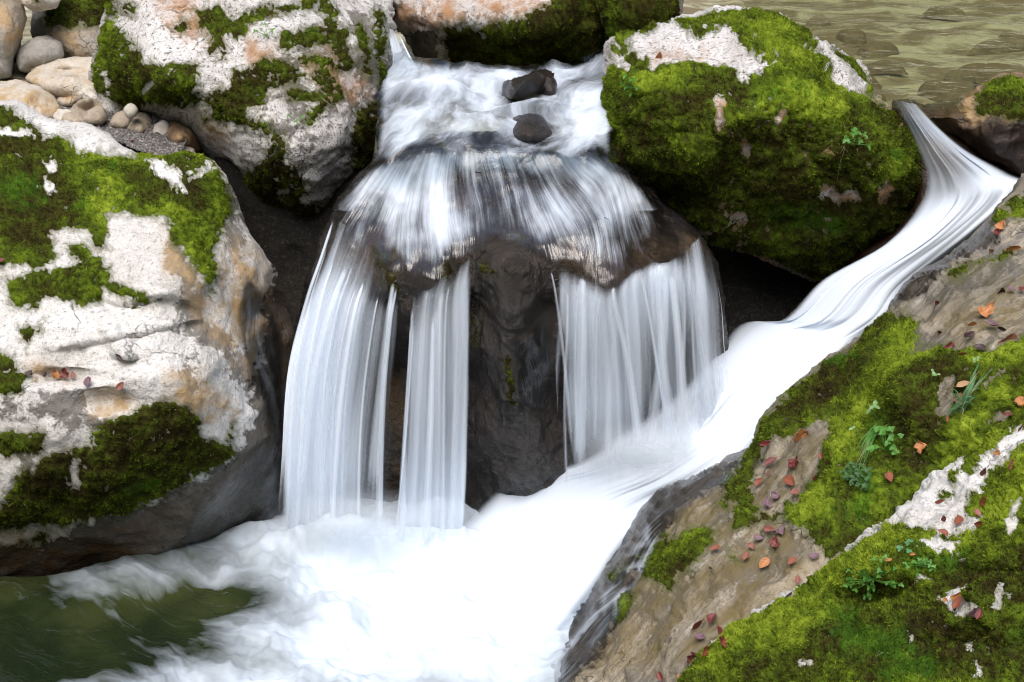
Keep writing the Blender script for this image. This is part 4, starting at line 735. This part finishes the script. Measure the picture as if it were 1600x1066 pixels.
def leaf(px, py, size, colour, kind, label, group, seed):
    rg = random.Random(seed); v = seed % 5; key = (colour, kind, v)
    p, n = ground(px, py)
    s = .95*size/F*np.linalg.norm(p-np.array([0, 0, CAMZ]))
    if key not in LEAF_CACHE:
        V, Q, uv = leaf_shape(kind, random.Random(v)); o = mesh_obj('fallen_leaf', V, Q, LM[colour], uv=uv, origin=(0, 0, 0)); LEAF_CACHE[key] = o.data
    else:
        o = bpy.data.objects.new('fallen_leaf', LEAF_CACHE[key]); C.objects.link(o)
    z = Vector(n+np.array([rg.uniform(-.25, .25), rg.uniform(-.25, .25), rg.uniform(-.1, .2)])).normalized()
    a = rg.uniform(0, 6.28); t0 = z.orthogonal().normalized(); x = t0*math.cos(a)+z.cross(t0)*math.sin(a); y = z.cross(x)
    M = Matrix(((x.x, y.x, z.x), (x.y, y.y, z.y), (x.z, y.z, z.z))).to_4x4()
    o.matrix_world = Matrix.Translation(Vector(p)+z*(.007+.10*s)) @ M @ Matrix.Diagonal((s, s, s, 1))
    tag(o, label, 'leaf', group); return o
LEAVES = [
 # on the upper tan ledge of the rock bank
 (1542,491,30,'orange','crumpled','largest orange leaf on the tan ledge above the moss ridge'),(1517,504,17,'orange','flat','small orange leaf just left below the largest orange leaf on the ledge'),(1565,356,20,'orange','crumpled','orange leaf topmost on the rock bank beside the chute'),
 (1560,366,16,'maroon','flat','dark red leaf tucked under the topmost orange leaf of the bank'),(1582,383,24,'orange','flat','orange-brown leaf at the frame edge, below the topmost orange leaf'),(1546,389,14,'tan','flat','thin tan leaf left of the orange-brown leaf high on the bank'),
 (1551,512,24,'purple','curled','purple curled leaf touching the underside of the largest orange leaf'),(1566,508,16,'dark','curled','blackish curled leaf right of the purple leaf on the ledge'),(1562,449,18,'dark','flat','dark leaf left of a pair on the upper tan ledge'),(1580,455,15,'purple','flat','greyish leaf between two dark ones on the upper tan ledge'),(1596,456,14,'maroon','flat','brown leaf cut by the frame on the upper tan ledge'),
 (1513,529,24,'dark','curled','dark curled leaf lying in the wet hollow below the small orange leaf'),(1480,537,17,'maroon','flat','maroon leaf where the tan ledge meets the moss'),(1462,519,15,'maroon','curled','small maroon leaf alone on the left of the tan ledge'),(1503,548,16,'orange','flat','pinkish orange leaf at the bottom of the wet hollow'),(1460,471,12,'maroon','flat','tiny maroon fleck of leaf near the dark chute edge of the ledge'),(1530,548,20,'dark','flat','dark flat leaf right of the pinkish orange leaf in the hollow'),(1570,525,30,'pink','flat','long pinkish leaf lying along the moss edge of the ledge'),
 # on the moss of the bank
 (1508,606,24,'tan','flat','tan leaf standing among the grass blades'),(1500,626,22,'russet','flat','russet leaf below the tan leaf in the grass tuft'),(1481,658,11,'russet','curled','little russet leaf at the foot of the grass tuft'),(1594,631,20,'orange','crumpled','orange leaf on moss at the right frame edge'),(1248,676,28,'orange','crumpled','bright orange crumpled leaf on moss above the bare tan patch'),(1230,660,11,'dark','curled','tiny dark leaf up left of the bright orange crumpled leaf'),
 (1441,702,22,'orange','crumpled','pale orange crumpled leaf on dark moss beside the round-leaved herb'),(1390,750,22,'russet','flat','upright russet leaf below the round-leaved herb'),(1348,832,13,'russet','flat','small russet leaf in the gully next to the nearest boulder'),
 # on the bare tan patch
 (1199,696,22,'maroon','curled','dark maroon leaf at the upper left rim of the bare tan patch'),(1208,726,26,'maroon','flat','larger maroon leaf at the left of the bare tan patch'),(1246,727,25,'maroon','crumpled','crumpled maroon leaf at the centre of the bare tan patch'),(1203,743,10,'maroon','curled','tiny maroon leaf below the larger maroon leaf'),(1188,757,17,'russet','flat','red-brown leaf on the left edge of the bare tan patch'),(1235,758,26,'russet','flat','long russet leaf in the middle of the bare tan patch'),(1268,744,13,'maroon','curled','small maroon leaf on the right side of the bare tan patch'),(1286,714,13,'russet','flat','russet leaf at the upper right rim of the bare tan patch'),(1243,772,17,'pink','flat','pinkish leaf below the long russet leaf'),(1213,775,17,'purple','crumpled','greyish purple leaf low on the bare tan patch'),(1203,789,22,'purple','flat','purple-grey leaf lowest on the bare tan patch'),
 # on the wet slope below
 (1206,830,22,'pink','flat','pink-red leaf at the top of the wet leaf cluster'),(1220,834,20,'purple','crumpled','purple crumpled leaf right of the pink-red leaf'),(1186,843,17,'purple','flat','purple leaf on the left of the wet leaf cluster'),(1214,850,20,'maroon','crumpled','dark pink crumpled leaf in the wet leaf cluster under the purple one'),(1173,857,14,'pink','flat','small pink leaf left below the wet leaf cluster'),(1166,872,18,'pink','flat','faded pink leaf pressed on the wet slope'),(1194,884,24,'orange','flat','salmon orange leaf under the wet leaf cluster'),(1238,880,18,'russet','flat','glossy russet leaf alone on the wet slope'),(1273,868,18,'purple','flat','mauve leaf near the moss edge of the wet slope'),(1263,900,20,'maroon','flat','maroon leaf beside the moss of the nearest boulder'),(1246,907,15,'pink','flat','pink leaf left of the maroon leaf on the wet slope'),(1230,925,17,'purple','curled','purple leaf lowest beside the moss of the nearest boulder'),(1119,862,20,'russet','flat','red-brown leaf at the edge of the small moss cushion'),(1113,892,10,'dark','curled','tiny dark leaf below the small moss cushion'),
 (1087,972,27,'maroon','flat','glossy dark red leaf, left of two above the bottom leaf pile'),(1115,972,24,'maroon','flat','glossy dark red leaf, right of two above the bottom leaf pile'),(1094,1000,22,'purple','flat','purple leaf over the left of the bottom leaf pile'),(1119,990,24,'maroon','curled','dark red curled leaf topping the bottom leaf pile'),(1124,1002,24,'russet','crumpled','red-brown crumpled leaf against the moss in the bottom leaf pile'),(1098,1020,24,'russet','flat','russet leaf in the middle of the bottom leaf pile'),(1076,1022,24,'maroon','crumpled','maroon crumpled leaf on the left of the bottom leaf pile'),(1069,1045,18,'maroon','curled','small maroon leaf below the bottom leaf pile'),(1035,1058,18,'maroon','flat','dark red leaf at the bottom frame edge on the bank'),(1055,1060,12,'orange','flat','small orange leaf at the bottom frame edge on the bank'),
 # on the nearest boulder
 (1386,879,16,'orange','flat','orange-brown leaf on the crest of the nearest mossy boulder'),(1423,870,11,'orange','curled','small orange leaf below the clover on the nearest boulder'),(1466,778,16,'russet','flat','russet leaf on the upper white streak'),(1473,807,14,'maroon','flat','maroon leaf on the middle of the white streak'),(1495,818,24,'russet','flat','flat russet leaf at the lower edge of the white streak'),(1500,834,14,'dark','curled','dark leaf just under the flat russet leaf of the white streak'),(1471,838,20,'russet','flat','russet leaf standing on the small white patch'),(1525,816,20,'russet','flat','brown leaf, lower of two at the right end of the white streak'),(1528,804,16,'pink','flat','salmon leaf, upper of two at the right end of the white streak'),(1535,780,20,'russet','flat','red-brown leaf on the moss above the white streak end'),(1537,733,17,'maroon','flat','maroon leaf on moss inside the fork of the white streak'),(1561,713,17,'orange','flat','orange-red leaf highest beside the white streak'),(1573,723,20,'russet','curled','russet curled leaf right of the orange-red leaf beside the streak'),(1573,653,17,'maroon','curled','maroon leaf above the white streak near the frame edge'),(1591,666,16,'russet','flat','brown leaf on the white streak at the frame edge'),
 (1491,926,22,'orange','flat','orange-brown leaf at the top of the low white patch'),(1508,919,17,'dark','flat','dark leaf right of the orange-brown leaf on the low white patch'),(1501,944,26,'russet','flat','long russet leaf across the low white patch'),(1481,940,12,'orange','flat','tiny orange leaf on the left rim of the low white patch'),(1496,949,20,'dark','flat','dark leaf half under the long russet leaf'),(1521,953,24,'purple','crumpled','purple-brown crumpled leaf on the right of the low white patch'),(1530,963,18,'maroon','flat','maroon leaf lowest on the low white patch'),
 # on the other boulders
 (85,586,16,'orange','crumpled','red-orange leaf in the hollow of the large white boulder'),(103,582,18,'maroon','crumpled','dark maroon leaf in the hollow of the large white boulder'),(113,588,13,'pink','flat','pinkish leaf right of the maroon one in the white hollow'),(67,587,11,'dark','curled','tiny blackish leaf left of the red-orange leaf'),(140,600,22,'purple','flat','grey-purple leaf on the white boulder below the hollow'),(189,602,17,'pink','flat','pink leaf right of the grey-purple leaf on the white boulder'),(190,556,17,'dark','curled','dark round leaf alone on the white face of the left boulder'),(46,583,14,'dark','flat','thin dark leaf in the crevice at the left of the white hollow'),(2,408,14,'maroon','flat','red leaf on moss at the left frame edge'),(1028,83,17,'orange','flat','orange leaf on the white top of the big mossy boulder'),(207,216,10,'russet','curled','brown leaf on the gravel under the overhang')]
for k, L in enumerate(LEAVES): leaf(*L, 'fallen beech leaves', 100+k*7)

def plant_mat(name, a, b):
    t = NT(name); co = t.n('TexCoord').outputs['Object']; n = t.noise(co, 30, 4, .6); col = t.mix(t.rng(n, .35, .65), a, b)
    d = t.n('BsdfPrincipled'); t.put(d.inputs['Base Color'], col); d.inputs['Roughness'].default_value = .5
    tr = t.n('BsdfTranslucent'); t.put(tr.inputs[0], col); return t.out(t.mixsh(.25, d.outputs[0], tr.outputs[0]))
PM = {'fresh': plant_mat('fresh_leaf', (.06, .20, .02), (.12, .30, .05)), 'pale': plant_mat('pale_leaf', (.16, .30, .10), (.26, .40, .16)), 'dark': plant_mat('dark_leaf_green', (.025, .085, .015), (.05, .14, .03)), 'blue': plant_mat('blue_green_blade', (.06, .19, .07), (.10, .26, .10)), 'dry': plant_mat('dry_blade', (.22, .19, .08), (.34, .30, .14))}
def root_at(name, label, cat, px, py):
    p, n = ground(px, py); o = bpy.data.objects.new(name, None); C.objects.link(o); o.location = p; o['_o'] = list(map(float, p)); o.empty_display_size = .05
    tag(o, label, cat); return o, p, n
def tube(P, r):
    P = np.asarray(P); out = []
    for k, p in enumerate(P):
        d = P[min(k+1, len(P)-1)]-P[max(k-1, 0)]; d = d/(np.linalg.norm(d)+1e-9); a = np.cross(d, [0.3, .9, .2]); a /= np.linalg.norm(a)+1e-9; b = np.cross(d, a)
        out += [p+r*(a*math.cos(q)+b*math.sin(q)) for q in (0, 2.1, 4.2)]
    Q = [(3*k+j, 3*k+(j+1) % 3, 3*k+3+(j+1) % 3, 3*k+3+j) for k in range(len(P)-1) for j in range(3)]
    return np.array(out), np.array(Q)
def join(parts):
    V = []; Q = []; n = 0
    for v, q in parts: V.append(v); Q.append(q+n); n += len(v)
    return np.concatenate(V), np.concatenate(Q)
def blade_leaf(p, d, n, L, W, droop=.3):
    d = d/np.linalg.norm(d); s = np.cross(d, n); s /= np.linalg.norm(s)+1e-9; n = np.cross(s, d); v = np.linspace(0, 1, 7); out = []
    for t in v:
        w = W*max(.04, math.sin(math.pi*min(1, t*.93+.05))**.8); c = p+d*L*t-np.array([0, 0, 1])*droop*L*t*t
        out += [c-s*w+n*w*.3, c, c+s*w+n*w*.3]
    Q = [(3*k+j, 3*k+j+1, 3*k+4+j, 3*k+3+j) for k in range(6) for j in range(2)]
    return np.array(out), np.array(Q)
def herb(name, label, px, py, spots, size, mat, seed, ht=.03, round_=.5, per=3):
    "spots: leaf groups (photo px) each on its own stalk from the root"
    rg = np.random.default_rng(seed); o, p, n = root_at(name, label, 'plant', px, py); st = []; lv = []
    for sx, sy in spots:
        q, m = ground(sx, sy, 4); tip = q+m*ht*(.5+rg.random())
        mid = (p+tip)/2+n*ht*.6; t = np.linspace(0, 1, 6)[:, None]; st.append(tube((1-t)**2*p+2*t*(1-t)*mid+t*t*tip, .0011))
        a0 = rg.random()*6.3; e1 = np.cross(m, [0, 0, 1.]); e1 /= np.linalg.norm(e1)+1e-9; e2 = np.cross(m, e1)
        for k in range(per):
            a = a0+k*6.283/per+rg.normal()*.2; d = e1*math.cos(a)+e2*math.sin(a)+m*.35
            L = .68*size/F*5*(.7+.6*rg.random()); lv.append(blade_leaf(tip, d, m, L, L*round_*.5, .25))
    V, Q = join(st); mesh_obj('stem', V, Q, PM['fresh'] if mat != 'dry' else PM['dry'], o)
    V, Q = join(lv); mesh_obj('foliage', V, Q, PM[mat], o); return o
def scatter(x, y, rx, ry, n, seed):
    r = np.random.default_rng(seed); a = r.random(n)*6.28; q = np.sqrt(r.random(n)); return [(x+rx*q[i]*math.cos(a[i]), y+ry*q[i]*math.sin(a[i])) for i in range(n)]
herb('small_herb','round-leaved bright green herb on the mossy bank above the upright russet leaf',1385,705,[(1365,690),(1375,680),(1390,672),(1402,680),(1398,692),(1408,703),(1399,712),(1385,690),(1372,712),(1362,715),(1390,702),(1410,690)],12,'fresh',1,.03,.9,3)
herb('small_herb','dense cushion of tiny leaves below the round-leaved herb',1340,745,scatter(1342,747,26,20,46,2),7,'dark',2,.02,.8,4)
herb('seedling','pale three-leaved seedling on the bright moss ridge',1370,655,[(1368,640),(1366,648)],15,'pale',3,.04,.6,3)
herb('seedling','pale single-leaved seedling left below the three-leaved one',1343,672,[(1343,664),(1335,680)],10,'pale',4,.03,.7,2)
herb('seedling','tiny pale two-leaved seedling right of the brown gap in the moss',1462,594,[(1456,584),(1464,592)],10,'pale',5,.02,.8,2)
herb('seedling','tiny pale seedling at the top of the grass tuft',1528,575,[(1522,570),(1532,569)],9,'pale',6,.02,.8,2)
herb('small_herb','creeping herb with many little leaves on the dark face of the nearest boulder',1365,905,scatter(1365,905,42,34,34,7),7,'fresh',7,.02,.8,3)
herb('clover','blue-green clover on the crest of the nearest boulder',1416,862,[(1408,862),(1415,855),(1424,852),(1418,866)],9,'blue',8,.025,.9,3)
herb('small_herb','second patch of small leaves above the low white patch of the nearest boulder',1430,885,scatter(1436,886,24,10,14,9),6,'fresh',9,.015,.8,3)
herb('fern_sprig','leafy sprig rooted high on the big mossy boulder face',1322,225,[(1316,215),(1322,212),(1330,212),(1337,218),(1336,226),(1326,222),(1318,222)],13,'fresh',10,.05,.7,3)
herb('small_herb','bright little herb at the left edge of the big mossy boulder',988,138,[(978,132),(986,128),(994,130),(999,138),(982,140),(990,146)],9,'fresh',11,.03,.8,3)
herb('small_herb','little fern on the white face of the huge speckled boulder',420,60,[(412,50),(420,48),(426,52),(418,60),(406,56)],10,'fresh',12,.03,.5,3)
herb('small_herb','small green sprig in the lower moss of the huge speckled boulder',463,192,[(456,190),(462,196),(468,188)],9,'fresh',13,.03,.5,3)
def tuft(label, px, py, n, ends, mat, seed, w=.0016, arch=.06):
    rg = np.random.default_rng(seed); o, p, nn = root_at('grass_tuft', label, 'grass', px, py); bl = []
    for k in range(n):
        ex, ey = ends[rg.integers(len(ends))]; q, m = ground(ex+rg.normal()*7, ey+rg.normal()*7, 5); b = p+rg.normal(size=3)*.008
        q = p+(q-p)*(.6+.5*rg.random()); mid = (b+q)/2+(nn+np.array([0, 0, .4]))*arch*(.5+rg.random()); t = np.linspace(0, 1, 9)[:, None]
        c = (1-t)**2*b+2*t*(1-t)*mid+t*t*q; s = np.cross(q-b, nn); s /= np.linalg.norm(s)+1e-9; ww = w*(1-t**2*.95)
        V = np.stack([c-s*ww, c+s*ww], 1).reshape(-1, 3); bl.append((V, np.array([(2*i, 2*i+1, 2*i+3, 2*i+2) for i in range(8)])))
    h = len(bl)*4//5; V, Q = join(bl[:h]); mesh_obj('green_blades', V, Q, PM[mat], o); V, Q = join(bl[h:]); mesh_obj('dry_blades', V, Q, PM['dry'], o)
tuft('long blue-green grass tuft drooping over the moss beside the tan leaf',1500,640,70,[(1530,585),(1538,575),(1522,600),(1510,630),(1490,655),(1475,650),(1475,625),(1525,620)],'blue',21)
tuft('short grass tuft with dry brown blades left of the round-leaved herb',1368,672,34,[(1336,740),(1340,720),(1350,700),(1358,705),(1345,715),(1362,690)],'fresh',22,.0014,.03)
tuft('thin hanging stalks under the leafy sprig on the big mossy boulder',1316,228,7,[(1312,290),(1300,312),(1308,270),(1330,250),(1296,325)],'pale',23,.0012,.015)
